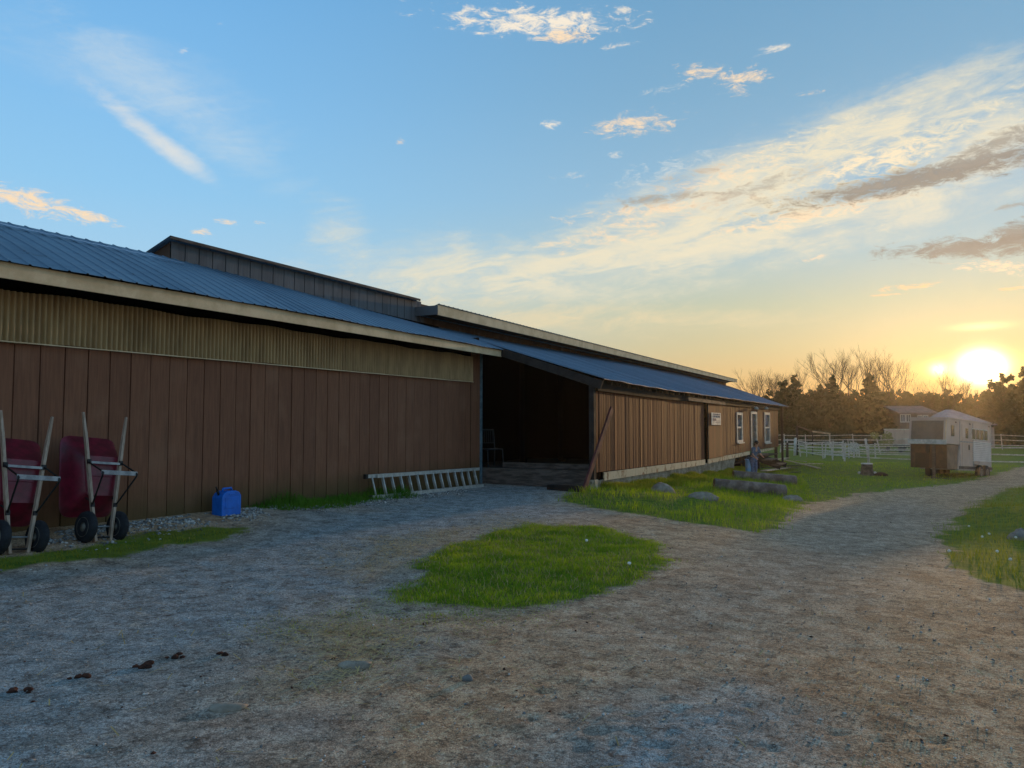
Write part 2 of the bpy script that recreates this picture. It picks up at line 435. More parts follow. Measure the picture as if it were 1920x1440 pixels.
c = t.mix(t.ss(daz, 62, 14), far, near)
n_low = t.noise(t.xyz(t.m('MULTIPLY', AZ, .05), t.m('MULTIPLY', EL, .22), 0), 1.0, 5, .55, .6)
# clouds: (u, v, half width, half height, tilt deg, sharpness, threshold, colour, strength)
n_puff = t.noise(t.xyz(t.m('MULTIPLY', AZ, .62), t.m('MULTIPLY', EL, 1.7), 3.0), 1.0, 10, .74, .6)
n_wisp = t.noise(t.xyz(t.m('ADD', t.m('MULTIPLY', AZ, .10), t.m('MULTIPLY', EL, .06)), t.m('ADD', t.m('MULTIPLY', EL, .38), t.m('MULTIPLY', AZ, -.10)), 7.0), 1.0, 7, .6, .9)
WHITE = S(250,236,214); PEACH = S(252,222,184); CREAM = S(234,224,196); GREY = S(158,153,144); VEIL = S(222,226,222); DARK = S(136,132,126); ORANGE = S(250,206,150)
CL = [
 # broad thin veils first
 (330, 200, 330, 60, -28, 'w', .55, VEIL, .36), (255, 150, 300, 90, -12, 'w', .5, VEIL, .22), (290, 258, 130, 20, -31, 'w', .40, WHITE, .6),
 (640, 430, 70, 55, -40, 'w', .45, CREAM, .55), (800, 500, 300, 60, 4, 'w', .5, CREAM, .55), (1040, 520, 420, 70, 5, 'w', .42, CREAM, .8),
 (1180, 480, 260, 50, 10, 'w', .42, CREAM, .7), (900, 590, 520, 34, -2, 'w', .42, S(230,212,172), .7), (1330, 470, 230, 36, 12, 'w', .45, CREAM, .6),
 (1420, 335, 400, 70, 15, 'w', .40, CREAM, .9), (1640, 262, 260, 66, 20, 'w', .40, CREAM, .85), (1860, 262, 190, 52, 18, 'w', .36, CREAM, .9),
 (1640, 390, 400, 60, 8, 'w', .42, CREAM, .8), (1300, 405, 300, 40, 10, 'w', .44, CREAM, .75),
 # bright crisp puffs
 (1000, 44, 200, 26, -2, 'p', .36, WHITE, .95), (1060, 66, 70, 18, 0, 'p', .4, PEACH, .9), (930, 18, 90, 7, -4, 'p', .45, WHITE, .5), (1165, 20, 36, 9, 0, 'p', .46, WHITE, .8),
 (1160, 86, 40, 8, 4, 'p', .48, WHITE, .7), (1455, 92, 46, 9, 4, 'p', .42, WHITE, .8),
 (1320, 136, 75, 24, -4, 'p', .44, PEACH, .9), (1395, 150, 60, 30, 8, 'p', .44, PEACH, .9), (1255, 165, 60, 12, 4, 'p', .5, WHITE, .75), (1520, 176, 44, 9, 0, 'p', .48, PEACH, .8),
 (1190, 232, 110, 30, 2, 'p', .44, PEACH, .85), (1032, 232, 24, 12, 0, 'p', .46, WHITE, .8), (1150, 290, 30, 12, 0, 'p', .5, WHITE, .7), (1070, 330, 60, 9, 4, 'p', .5, WHITE, .5), (751, 266, 12, 10, 0, 'p', .45, PEACH, .8),
 (70, 382, 130, 30, -9, 'p', .36, PEACH, .95), (180, 408, 70, 14, -10, 'p', .46, PEACH, .8), (380, 438, 26, 9, 0, 'p', .38, PEACH, .9), (430, 418, 36, 8, -4, 'p', .46, PEACH, .8), (495, 420, 32, 8, -4, 'p', .46, PEACH, .8),
 (410, 46, 26, 7, 20, 'p', .5, WHITE, .4), (350, 90, 30, 8, 40, 'p', .52, WHITE, .35),
 (1480, 300, 280, 56, 14, 'p', .42, CREAM, .85), (1700, 280, 260, 56, 16, 'p', .42, CREAM, .85), (1560, 370, 300, 46, 8, 'p', .42, S(244,226,186), .8), (1250, 330, 200, 50, 12, 'p', .52, VEIL, .7), (1450, 420, 330, 36, 8, 'p', .5, CREAM, .8), (1150, 440, 200, 34, 8, 'p', .5, PEACH, .7), (1350, 330, 200, 40, 12, 'p', .47, PEACH, .7), (1240, 390, 260, 22, 4, 'p', .44, PEACH, .8), (1640, 300, 160, 34, 8, 'p', .44, S(252,232,196), .9), (1560, 390, 300, 26, 8, 'p', .44, PEACH, .75), (1800, 320, 240, 22, 6, 'p', .42, PEACH, .8),
 (1860, 500, 110, 24, -14, 'p', .42, PEACH, .9), (1520, 486, 36, 9, 12, 'p', .46, PEACH, .85), (1700, 536, 74, 12, 2, 'p', .42, ORANGE, .95), (1660, 553, 50, 4, 0, 'p', .45, ORANGE, .8), (1900, 540, 40, 6, 0, 'p', .45, ORANGE, .8),
 # shaded undersides
 (1740, 332, 290, 24, 5, 'p', .22, DARK, .9), (1420, 352, 160, 18, 12, 'p', .40, GREY, .6), (1860, 275, 130, 26, 14, 'p', .32, GREY, .85), (1240, 372, 150, 16, 3, 'p', .42, GREY, .75), (1290, 330, 130, 22, 10, 'p', .48, GREY, .55),
 (1850, 464, 200, 24, -3, 'p', .24, DARK, .9), (1900, 436, 90, 26, 8, 'p', .30, DARK, .85), (1420, 380, 150, 12, 6, 'p', .46, GREY, .5), (1900, 385, 60, 10, 6, 'p', .42, GREY, .7), (1640, 350, 90, 10, 4, 'p', .42, GREY, .6),
]
n_break = t.ss(t.noise(t.xyz(t.m('MULTIPLY', AZ, .16), t.m('MULTIPLY_ADD', EL, .62, t.m('MULTIPLY', AZ, -.07)), 11.0), 1.0, 7, .62, .8), .36, .60, .30, 1.08)
n_veil = t.m('ADD', t.m('MULTIPLY', n_wisp, .62), t.m('MULTIPLY', n_puff, .38))
for (u, v, ru, rv, tilt, kind, th, colr, amt) in CL:
    a0, e0 = azel(u, v); k = 180 / math.pi / F * (1 / (1 + ((u-960)/F)**2))
    ra = ru * k * 1.15; re = rv * k * 1.15; ca = math.cos(math.radians(tilt)); sa = math.sin(math.radians(tilt))
    A1 = t.m('SUBTRACT', AZ, a0); E1 = t.m('SUBTRACT', EL, e0)
    x = t.m('MULTIPLY_ADD', A1, ca / ra, t.m('MULTIPLY', E1, sa / ra)); y = t.m('MULTIPLY_ADD', A1, -sa / re, t.m('MULTIPLY', E1, ca / re))
    r2 = t.m('MULTIPLY_ADD', x, x, t.m('MULTIPLY', y, y))
    g = t.m('EXPONENT', t.m('MULTIPLY', r2, -.8))
    nz = n_puff if kind == 'p' else n_wisp
    kn = 1.5 if kind == 'p' else 1.0
    if kind == 'w': nz = n_veil
    q = t.m('ADD', t.m('MULTIPLY', g, .62), t.m('MULTIPLY_ADD', nz, kn, -.5*kn))
    d = t.ss(q, th, th + (.34 if kind == 'p' else .42)) if kind == 'p' else t.m('MULTIPLY', t.ss(q, th - .25, th + .32), t.ss(g, .03, .5))
    if kind == 'w' and u > 560: d = t.m('MULTIPLY', d, n_break)
    if kind == 'p': d = t.m('MULTIPLY', d, t.ss(g, .08, .35))
    c = t.mix(t.m('MULTIPLY', d, amt), c, colr)
# physical air glow mixed under the graded colours
c = t.mix(.06, c, t.vm('SCALE', sky.outputs[0], SKYK))
# glow of the low sun: wide amber, yellow, blown core (flattened by a cloud bar above it)
def glow(da, de, ra, re, k):
    X = t.m('DIVIDE', t.m('SUBTRACT', AZ, math.degrees(SUN_AZ) + da), ra); Y = t.m('DIVIDE', t.m('SUBTRACT', EL, math.degrees(SUN_EL) + de), re)
    return t.m('MULTIPLY', t.m('EXPONENT', t.m('MULTIPLY', t.m('MULTIPLY_ADD', X, X, t.m('MULTIPLY', Y, Y)), -1.0)), k)
def addc(c, f, colr): return t.vm('ADD', c, t.vm('SCALE', colr, f))
def scol(colr):
    n = t.node('ShaderNodeCombineColor'); [setattr(n.inputs[i], 'default_value', colr[i]) for i in range(3)]; return n.outputs[0]
c = addc(c, glow(0, 0, 8, 2.2, .06), scol((1.0,.50,.10)))
c = addc(c, glow(0, 0, 3.4, .85, .6), scol((1.0,.72,.10)))
c = addc(c, glow(.1, .05, 1.0, .82, 6.0), scol((1.0,.92,.62)))
c = addc(c, glow(-2.35, .0, .5, .4, 2.0), scol((1.0,.86,.4)))
c = addc(c, glow(.1, 2.7, 1.4, .22, .5), scol((1.0,.85,.35)))
t.l.new(c, bg.inputs[0]); bg.inputs[1].default_value = 1.0
w.cycles.sampling_method = 'MANUAL'; w.cycles.sample_map_resolution = 1024

sl = bpy.data.lights.new('sun', 'SUN'); so = bpy.data.objects.new('sun', sl); col.objects.link(so)
sl.energy = 2.3; sl.angle = math.radians(.7); sl.color = (1.0, .60, .26)
so.rotation_euler = SUNV.to_track_quat('Z', 'Y').to_euler(); so.location = (20, 30, 40)

hz = MB().abox(-60, 130, -20, 150, -4, 22).build('haze', None); tag(hz, kind='stuff')
hm = bpy.data.materials.new('evening haze'); hm.use_nodes = True; ht = NT(hm.node_tree); ht.n.clear()
ho = ht.node('ShaderNodeOutputMaterial'); pv = ht.node('ShaderNodeVolumePrincipled'); ht.l.new(pv.outputs[0], ho.inputs['Volume'])
pv.inputs['Color'].default_value = (.98, .9, .74, 1); pv.inputs['Density'].default_value = .00030; pv.inputs['Anisotropy'].default_value = .80
hz.data.materials.append(hm)

vs = scene.view_settings; vs.view_transform = 'Standard'; vs.look = 'None'; vs.exposure = .12; vs.gamma = 1; vs.use_curve_mapping = False
cy = scene.cycles; cy.use_denoising = True; cy.max_bounces = 8; cy.diffuse_bounces = 4; cy.glossy_bounces = 3; cy.transmission_bounces = 4; cy.volume_bounces = 0; cy.sample_clamp_indirect = 6
# ---------------------------------------------------------------- ground zones (outlines surveyed on the ground)
def poly(px): return np.array([(p.x, p.y) for p in (on_ground(u, v) for u, v in px)])
Z_ISLAND = poly([(770,1130),(765,1098),(788,1065),(836,1035),(900,1002),(1000,985),(1110,988),(1180,1003),(1238,1028),(1222,1058),(1180,1095),(1100,1118),(1000,1132),(930,1142),(880,1140),(820,1142)])
Z_MOUND = poly([(1055,932),(1110,908),(1200,893),(1330,884),(1400,878),(1480,890),(1497,938),(1480,972),(1430,1000),(1330,985),(1200,965),(1110,952)])
Z_FIELD = poly([(1300,880),(1420,862),(1480,848),(1600,838),(1905,838),(2600,850),(2600,868),(1920,872),(1858,893),(1800,906),(1700,916),(1600,926),(1495,944),(1440,925)])
Z_FAR = np.array([(-20,70),(12,70),(24,58.5),(36,50),(120,44),(300,60),(300,300),(-100,300)], float)
Z_VERGE = poly([(1770,1012),(1786,985),(1812,960),(1850,935),(1890,918),(1940,908),(2300,925),(2700,1000),(2700,1400),(2200,1260),(2000,1150),(1910,1108),(1850,1085),(1792,1050)])
Z_STRIP = poly([(-500,1290),(-80,1090),(60,1062),(180,1045),(300,1030),(400,1013),(470,998),(452,990),(390,990),(310,1000),(200,1020),(100,1035),(0,1048),(-300,1150)])
Z_WALLG = np.array([tuple(B(s, t_, 0)[:2]) for s, t_ in ((3.4,-.1),(3.8,.5),(4.6,.9),(5.5,.65),(6.3,.55),(7.3,.75),(7.9,-.1))])
def sdist(px, py, P):
    """signed distance to a polygon, positive inside"""
    d = np.full(px.shape, 1e9); ins = np.zeros(px.shape, bool); n = len(P)
    for i in range(n):
        ax, ay = P[i]; bx, by = P[(i+1) % n]; ex, ey = bx-ax, by-ay
        k = np.clip(((px-ax)*ex + (py-ay)*ey) / (ex*ex+ey*ey+1e-12), 0, 1)
        d = np.minimum(d, np.hypot(px-ax-k*ex, py-ay-k*ey))
        c = ((ay > py) != (by > py)) & (px < ex * (py-ay) / (ey if abs(ey) > 1e-12 else 1e-12) + ax)
        ins ^= c
    return np.where(ins, d, -d)
def grassiness(x, y):
    r = np.maximum(np.hypot(x, y), 1)
    j = (fbm(x*1.6, y*1.6, 4) - .5) * 1.0 + (fbm(x*6, y*6, 3) - .5) * .25
    w = np.clip(.12 + .012*r, .1, .8)
    g = np.zeros(x.shape)
    for P, k in ((Z_ISLAND, .75), (Z_MOUND, .6), (Z_FIELD, 1.0), (Z_FAR, 1), (Z_VERGE, .7), (Z_STRIP, .6), (Z_WALLG, .2)):
        s = sdist(x, y, P) + j * k
        g = np.maximum(g, np.clip(s / w * .5 + .5, 0, 1))
    return g
def axis(dense0, dense1, step, lo, hi, g):
    a = list(np.arange(dense0, dense1, step)); s = step; x = dense1
    while x < hi: a.append(x); s *= g; x += s
    a.append(hi); s = step; x = dense0 - step; b = []
    while x > lo: b.append(x); s *= g; x -= s
    b.append(lo); return np.array(b[::-1] + a)
gx = axis(-7.5, 8.5, .045, -400, 600, 1.05); gy = axis(1.6, 13.5, .045, -60, 700, 1.03)
GX, GY = np.meshgrid(gx, gy)
GZ = H(GX, GY)
near_k = np.clip(1 - (np.hypot(GX, GY) - 18) / 20, 0, 1)
GR = grassiness(GX, GY)
micro = (fbm(GX*.9, GY*.9, 4) - .5) * .03 + (fbm(GX*4.2, GY*4.2, 3) - .5) * .006 + (fbm(GX*12, GY*12, 2) - .5) * .007
GZ = GZ + micro * near_k * (1 - .5*GR)
# hoof prints and scuffs trodden into the bare dirt
hp = []
for i in range(260):
    y = 1.8 + 18 * rng.random() ** 1.5; x = (rng.random() * 1.5 - .72) * (y * .75 + 1)
    hp.append((x, y, .035 + .025*rng.random(), .002 + .005*rng.random()))
c0 = on_ground(1240, 1370)
for i in range(90): hp.append((c0.x + rng.normal()*.6, c0.y + rng.normal()*.28, .04 + .02*rng.random(), .003 + .004*rng.random()))
for hx, hy, hr, hd in hp:
    i0, i1 = np.searchsorted(gx, (hx - 4*hr, hx + 4*hr)); j0, j1 = np.searchsorted(gy, (hy - 4*hr, hy + 4*hr))
    if i1 > i0 and j1 > j0:
        q = ((GX[j0:j1, i0:i1]-hx)**2 + ((GY[j0:j1, i0:i1]-hy)*1.2)**2) / hr**2
        GZ[j0:j1, i0:i1] += (-hd*np.exp(-q) + hd*.45*np.exp(-(np.sqrt(q)-1.7)**2*2.5)) * (1 - GR[j0:j1, i0:i1])
def gz(x, y):
    """ground height at points of the finished sheet (bilinear)"""
    x = np.asarray(x, float); y = np.asarray(y, float)
    i = np.clip(np.searchsorted(gx, x) - 1, 0, len(gx)-2); j = np.clip(np.searchsorted(gy, y) - 1, 0, len(gy)-2)
    fx = (x-gx[i])/(gx[i+1]-gx[i]); fy = (y-gy[j])/(gy[j+1]-gy[j])
    return (GZ[j,i]*(1-fx)+GZ[j,i+1]*fx)*(1-fy) + (GZ[j+1,i]*(1-fx)+GZ[j+1,i+1]*fx)*fy
def g1(x, y): return float(gz(np.array([x]), np.array([y]))[0])
# grey yard with a blue skylight cast painted in, brown trodden dirt on the track
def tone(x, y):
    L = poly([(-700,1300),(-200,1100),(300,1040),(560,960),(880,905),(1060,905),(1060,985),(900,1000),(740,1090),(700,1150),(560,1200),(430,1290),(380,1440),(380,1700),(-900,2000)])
    C = poly([(980,1440),(1040,1370),(1180,1310),(1400,1300),(1490,1340),(1470,1400),(1400,1440),(1300,1700),(900,1700)])  # near centre patch gets the same painted blue cast
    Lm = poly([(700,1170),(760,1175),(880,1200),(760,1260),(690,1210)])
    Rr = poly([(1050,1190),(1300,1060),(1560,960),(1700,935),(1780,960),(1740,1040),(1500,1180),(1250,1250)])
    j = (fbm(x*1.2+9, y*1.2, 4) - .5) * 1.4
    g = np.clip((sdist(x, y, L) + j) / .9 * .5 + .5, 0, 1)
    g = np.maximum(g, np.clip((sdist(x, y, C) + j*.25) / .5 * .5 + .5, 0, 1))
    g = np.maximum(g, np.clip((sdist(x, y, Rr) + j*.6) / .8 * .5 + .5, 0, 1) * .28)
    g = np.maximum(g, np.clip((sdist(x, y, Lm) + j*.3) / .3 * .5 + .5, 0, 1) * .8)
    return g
def strawy(x, y):
    g = np.zeros(x.shape)
    for P in (poly([(640,1060),(680,1015),(800,1000),(900,985),(860,1015),(760,1060),(700,1085)]), poly([(880,985),(960,970),(1040,985),(900,1000)]), poly([(560,1180),(700,1150),(820,1200),(640,1260)])):
        g = np.maximum(g, np.clip((sdist(x, y, P) + (fbm(x*2, y*2, 3)-.5)*1.0) / .5 * .5 + .5, 0, 1))
    return g
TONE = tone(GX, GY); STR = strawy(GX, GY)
def _ground():
    m, t, p, o = newmat('trodden dirt, stone dust and turf')
    P = pos(t)
    def at(n): a = t.node('ShaderNodeAttribute', attribute_name=n); return a.outputs['Fac']
    big = t.noise(P, .7, 5, .6); mid = t.noise(P, 4, 6, .68); fin = t.noise(P, 38, 4, .7); vf = t.noise(P, 120, 3, .7)
    brown = t.mix(t.ss(mid, .36, .64), S(166,134,104), S(208,174,138)); brown = t.mix(t.m('MULTIPLY', t.ss(big, .45, .7), .5), brown, S(146,116,90))
    grey = t.mix(t.ss(mid, .34, .66), S(122,130,130), S(162,168,168)); grey = t.mix(t.m('MULTIPLY', t.ss(big, .5, .7), .5), grey, S(146,142,130))  # yard grey, with the blue of skylight mixed into its colour
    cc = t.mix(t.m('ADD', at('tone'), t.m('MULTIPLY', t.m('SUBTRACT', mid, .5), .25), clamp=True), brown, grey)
    cc = t.mix(t.m('MULTIPLY', at('straw'), t.ss(fin, .4, .62)), cc, S(176,150,104))
    # dark damp crumbs and pale grit
    dk = t.noise(P, 15, 5, .76); cc = t.mix(t.m('MULTIPLY', t.ss(dk, .55, .63), .6), cc, S(72,60,52))
    dk2 = t.noise(P, 5.5, 6, .8); cc = t.mix(t.m('MULTIPLY', t.ss(dk2, .55, .61), .62), cc, S(84,70,60)); cc = t.mix(t.m('MULTIPLY', t.ss(dk2, .43, .36), .4), cc, S(208,194,174))
    cell = t.vor(P, 42); cc = t.mix(t.m('MULTIPLY', t.ss(cell, .22, .1), t.ss(t.noise(P, 21, 2), .5, .62)), cc, S(196,190,182))
    cc = t.mix(.6, cc, t.mix(t.ss(vf, .36, .64), (.1,.1,.1), (.9,.9,.9)), 'OVERLAY'); cc = t.mix(.45, cc, t.mix(t.ss(fin, .36, .64), (.15,.15,.15), (.85,.85,.85)), 'OVERLAY')
    turf = t.mix(t.ss(mid, .35, .65), S(80,104,34), S(118,130,46)); turf = t.mix(t.m('MULTIPLY', t.ss(big, .45, .7), .6), turf, S(112,108,52))
    turf = t.mix(.4, turf, t.mix(fin, (.1,.1,.1), (.9,.9,.9)), 'OVERLAY')
    gm = t.ss(t.m('ADD', at('turf'), t.m('MULTIPLY', t.m('SUBTRACT', fin, .5), .5)), .35, .65)
    cc = t.mix(gm, cc, turf)
    t.put(p.inputs['Base Color'], cc); p.inputs['Roughness'].default_value = .95; p.inputs['Specular IOR Level'].default_value = .12
    h = t.m('ADD', t.m('MULTIPLY', fin, .6), t.m('MULTIPLY', vf, .4)); h = t.m('ADD', h, t.m('MULTIPLY', dk, .9))
    t.put(p.inputs['Normal'], t.bump(h, .75, .03)); return m
M['ground'] = _ground()
ny, nx = GX.shape; idx = np.arange(nx*ny).reshape(ny, nx)
gf = np.stack([idx[:-1,:-1].ravel(), idx[:-1,1:].ravel(), idx[1:,1:].ravel(), idx[1:,:-1].ravel()], 1)
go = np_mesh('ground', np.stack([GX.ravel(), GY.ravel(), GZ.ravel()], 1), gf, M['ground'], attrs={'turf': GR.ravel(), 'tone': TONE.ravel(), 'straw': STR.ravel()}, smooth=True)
tag(go, kind='structure')

# ---------------------------------------------------------------- grass as blades (nobody could count it)
def blades(x, y, h, wd, name, mat, lean=.45, seed=0):
    g = np.random.default_rng(seed); n = len(x); z = gz(x, y) - .01; h = h*np.clip(.35 + .75*grassiness(x, y), .35, 1)
    a = g.random(n)*2*np.pi; ln = h*lean*(.3+g.random(n)); la = g.random(n)*2*np.pi
    bx, by = np.cos(a)*wd/2, np.sin(a)*wd/2; tx, ty = np.cos(la)*ln, np.sin(la)*ln
    v = np.zeros((n, 5, 3))
    v[:,0] = np.stack([x-bx, y-by, z], 1); v[:,1] = np.stack([x+bx, y+by, z], 1)
    v[:,2] = np.stack([x+bx*.75+tx*.35, y+by*.75+ty*.35, z+h*.6], 1); v[:,3] = np.stack([x-bx*.75+tx*.35, y-by*.75+ty*.35, z+h*.6], 1)
    v[:,4] = np.stack([x+tx, y+ty, z+h*(1-.25*lean)], 1)
    b = (np.arange(n)*5)[:,None]
    f = np.concatenate([b+np.array([[0,1,2]]), b+np.array([[0,2,3]]), b+np.array([[3,2,4]])], 0)
    return np_mesh(name, v.reshape(-1,3), f, mat)
def scatter(P, n, seed, keep=.42, pad=.5):
    g = np.random.default_rng(seed); lo = P.min(0)-pad; hi = P.max(0)+pad
    x = lo[0]+(hi[0]-lo[0])*g.random(n); y = lo[1]+(hi[1]-lo[1])*g.random(n)
    k = grassiness(x, y); m = (k > keep*(.1+1.8*g.random(n)));
    m &= (sdist(x, y, P) > -pad)
    return x[m], y[m], g
x, y, g = scatter(Z_ISLAND, 90000, 1)
cl = fbm(x*3, y*3, 3)
tag(blades(x, y, (.022+.055*cl)*(.5+.9*g.random(len(x))), .007, 'grass', M['grass'], .6, 1), kind='stuff')
x, y, g = scatter(Z_MOUND, 70000, 2); cl = fbm(x*1.3+4, y*1.3, 3)
tag(blades(x, y, (.04+.34*np.clip(cl-.3,0,1))*(.6+.8*g.random(len(x))), .010, 'grass', M['grass'], .5, 2), kind='stuff')
x, y, g = scatter(Z_FIELD, 160000, 3); k = np.hypot(x,y) < 62; x, y = x[k], y[k]; cl = fbm(x*.8, y*.8, 3)
tag(blades(x, y, (.03+.10*cl)*(.6+.8*g.random(len(x))), .022, 'grass', M['grass'], .5, 3), kind='stuff')
x, y, g = scatter(Z_VERGE, 90000, 4); k = (np.abs(x/y) < .95); x, y = x[k], y[k]; cl = fbm(x*1.1, y*1.1, 3)
tag(blades(x, y, (.04+.20*np.clip(cl-.2,0,1))*(.5+g.random(len(x))), .009, 'grass', M['weed'], .5, 4), kind='stuff')
x, y, g = scatter(Z_STRIP, 16000, 5)
k = y > 3; x, y = x[k], y[k]
tag(blades(x, y, .05*(.5+g.random(len(x))), .007, 'grass', M['weed'], .7, 5), kind='stuff')
x, y, g = scatter(Z_WALLG, 13000, 6, .35, .15); cl = fbm(x*2, y*2, 2)
tag(blades(x, y, (.08+.42*np.clip(cl-.25,0,1))*(.4+.8*g.random(len(x))), .009, 'grass', M['grassdark'], .45, 6), kind='stuff')
# fringe under the lattice of the far wing and sparse tufts strayed into the yard
ss_ = 11.5 + 18*rng.random(9000); tt_ = 3.2 + .9*rng.random(9000)**1.5
x = P0.x + D.x*ss_ + N.x*tt_; y = P0.y + D.y*ss_ + N.y*tt_; cl = fbm(x, y, 3)
tag(blades(x, y, (.08+.34*np.clip(cl-.25,0,1)), .013, 'grass', M['weed'], .45, 7), kind='stuff')
xs = []; ys = []
for (u, v, n, r) in ((660,1150,160,.16),(545,1180,260,.35),(700,1125,220,.3),(620,1160,120,.3),(735,1150,300,.25),(890,1165,260,.3),(800,1165,200,.25),(560,1175,120,.2),(1000,1150,200,.3),(1240,1050,200,.3)):
    c = on_ground(u, v); xs.append(c.x + rng.normal(size=n)*r); ys.append(c.y + rng.normal(size=n)*r*.6)
x = np.concatenate(xs); y = np.concatenate(ys)
tag(blades(x, y, .03+.05*rng.random(len(x)), .007, 'grass', M['grass'], .7, 8), kind='stuff')
x, y, g = scatter(Z_ISLAND, 9000, 21); tag(blades(x, y, .05+.05*g.random(len(x)), .006, 'grass', M['straw'], .8, 21), kind='stuff')
x, y, g = scatter(Z_MOUND, 9000, 22); tag(blades(x, y, .07+.08*g.random(len(x)), .008, 'grass', M['straw'], .8, 22), kind='stuff')
# tall seed stalks on the verge
x, y, g = scatter(Z_VERGE, 500, 14); k = (np.abs(x/y) < .95); x, y = x[k], y[k]
tag(blades(x, y, .25+.3*g.random(len(x)), .006, 'grass', M['straw'], .3, 14), kind='stuff')

# ---------------------------------------------------------------- loose stones, straw, flower heads
def pebbles(x, y, r, name, mat, seed):
    g = np.random.default_rng(seed); n = len(x)
    base = np.array([(1,0,0),(0,1,0),(-1,0,0),(0,-1,0),(0,0,1),(0,0,-1)], float)
    ff = np.array([(0,1,4),(1,2,4),(2,3,4),(3,0,4),(1,0,5),(2,1,5),(3,2,5),(0,3,5)])
    a = g.random(n)*6.28; sc = r[:,None]*(.6+.8*g.random((n,3))); sc[:,2] *= .7
    v = base[None]*sc[:,None,:]; v = v + (g.random(v.shape)-.5)*r[:,None,None]*.5
    c, s = np.cos(a)[:,None], np.sin(a)[:,None]
    X = v[:,:,0]*c - v[:,:,1]*s + x[:,None]; Y = v[:,:,0]*s + v[:,:,1]*c + y[:,None]; Zz = v[:,:,2] + gz(x, y)[:,None] + r[:,None]*(.25 if name != 'grit' else -.05)
    f = (np.arange(n)*6)[:,None,None] + ff[None]
    return np_mesh(name, np.stack([X,Y,Zz],2).reshape(-1,3), f.reshape(-1,3), mat)
def _peb():
    m, t, p, o = newmat('crushed grey stone'); v = t.vor(pos(t), 19, out='Color'); sp_ = t.node('ShaderNodeSeparateColor'); t.l.new(v, sp_.inputs[0])
    t.put(p.inputs['Base Color'], t.ramp(sp_.outputs[0], [(0,S(84,84,84)),(.5,S(140,138,134)),(1,S(206,200,192))])); p.inputs['Roughness'].default_value = .9; return m
M['peb'] = _peb()
def _grit():
    m, t, p, o = newmat('dusty grit'); v = t.vor(pos(t), 60, out='Color'); sp_ = t.node('ShaderNodeSeparateColor'); t.l.new(v, sp_.inputs[0])
    t.put(p.inputs['Base Color'], t.ramp(sp_.outputs[0], [(0,S(84,68,54)),(.4,S(140,120,98)),(.8,S(170,152,128)),(1,S(204,192,174))])); p.inputs['Roughness'].default_value = .95; return m
M['grit'] = _grit()
n = 5200; s1 = -2 + 11.5*rng.random(n); t1 = .12 + np.abs(rng.normal(size=n))*.42
t1 = t1 + np.clip(1.2 - s1, 0, 4)*.12
x = P0.x + D.x*s1 + N.x*t1; y = P0.y + D.y*s1 + N.y*t1
k = (fbm(x*1.3, y*1.3, 3) > .38) & ((s1 < 4.2) | (t1 > .55) | (s1 > 7)); x, y = x[k], y[k]
tag(pebbles(x, y, .010+.022*rng.random(len(x))**2, 'gravel', M['peb'], 1), kind='stuff')
n = 7000; y = 2.2 + 20*rng.random(n)**1.6; x = (rng.random(n)*1.7-.8)*(y*.75+1)
k = grassiness(x, y) < .4; x, y = x[k], y[k]
tag(pebbles(x, y, .003+.010*rng.random(len(x))**3, 'gravel', M['peb'], 2), kind='stuff')
n = 60000; y = 2.0 + 9*rng.random(n)**1.7; x = (rng.random(n)*1.7-.85)*(y*.75+.8); k = (grassiness(x, y) < .3) & (fbm(x*1.5, y*1.5+7, 4) > .36); x, y = x[k], y[k]
tag(pebbles(x, y, .0018+.0042*rng.random(len(x))**2.5, 'grit', M['grit'], 9), kind='stuff')
def crumbs():
    n = 700; y = 2.2 + 16*rng.random(n)**1.5; x = (rng.random(n)*1.7-.8)*(y*.75+1); k = (fbm(x*1.1+3, y*1.1, 4) > .5) & (grassiness(x, y) < .4)
    return x[k], y[k]
x, y = crumbs(); tag(pebbles(x, y, .004+.011*rng.random(len(x))**2, 'dirt_clods', M['dung'], 3), kind='stuff')
def straws(x, y, name, seed):
    g = np.random.default_rng(seed); n = len(x); z = gz(x, y)+.008; a = g.random(n)*6.28; L = .03+.09*g.random(n); w_ = .007
    cx, cy_ = np.cos(a), np.sin(a); up = g.random(n)*.03
    v = np.stack([np.stack([x-cx*L/2-cy_*w_/2, y-cy_*L/2+cx*w_/2, z],1), np.stack([x-cx*L/2+cy_*w_/2, y-cy_*L/2-cx*w_/2, z],1),
                  np.stack([x+cx*L/2+cy_*w_/2, y+cy_*L/2-cx*w_/2, z+up],1), np.stack([x+cx*L/2-cy_*w_/2, y+cy_*L/2+cx*w_/2, z+up],1)],1)
    return np_mesh(name, v.reshape(-1,3), (np.arange(n)*4)[:,None]+np.arange(4)[None], M['straw'])
n = 60000; y = 2 + 18*rng.random(n)**1.3; x = (rng.random(n)*1.7-.85)*(y*.75+1)
k = rng.random(n) < (.015 + .9*strawy(x, y)); x, y = x[k], y[k]
tag(straws(x, y, 'straw_litter', 4), kind='stuff')
xs = [on_ground(u, v) for u, v in ((1817,996),(1870,1047),(1895,1063),(1855,1012),(1842,1018),(1780,1046),(1905,1019),(1100,1028),(1180,1073))]
x = np.array([p.x for p in xs]); y = np.array([p.y for p in xs]); fl = MB()
for i in range(len(x)): fl.blob((x[i], y[i], g1(x[i], y[i])+.10), (.022,.022,.018), i, 8, .2)
tag(fl.build('wildflowers', M['flower']), kind='stuff')
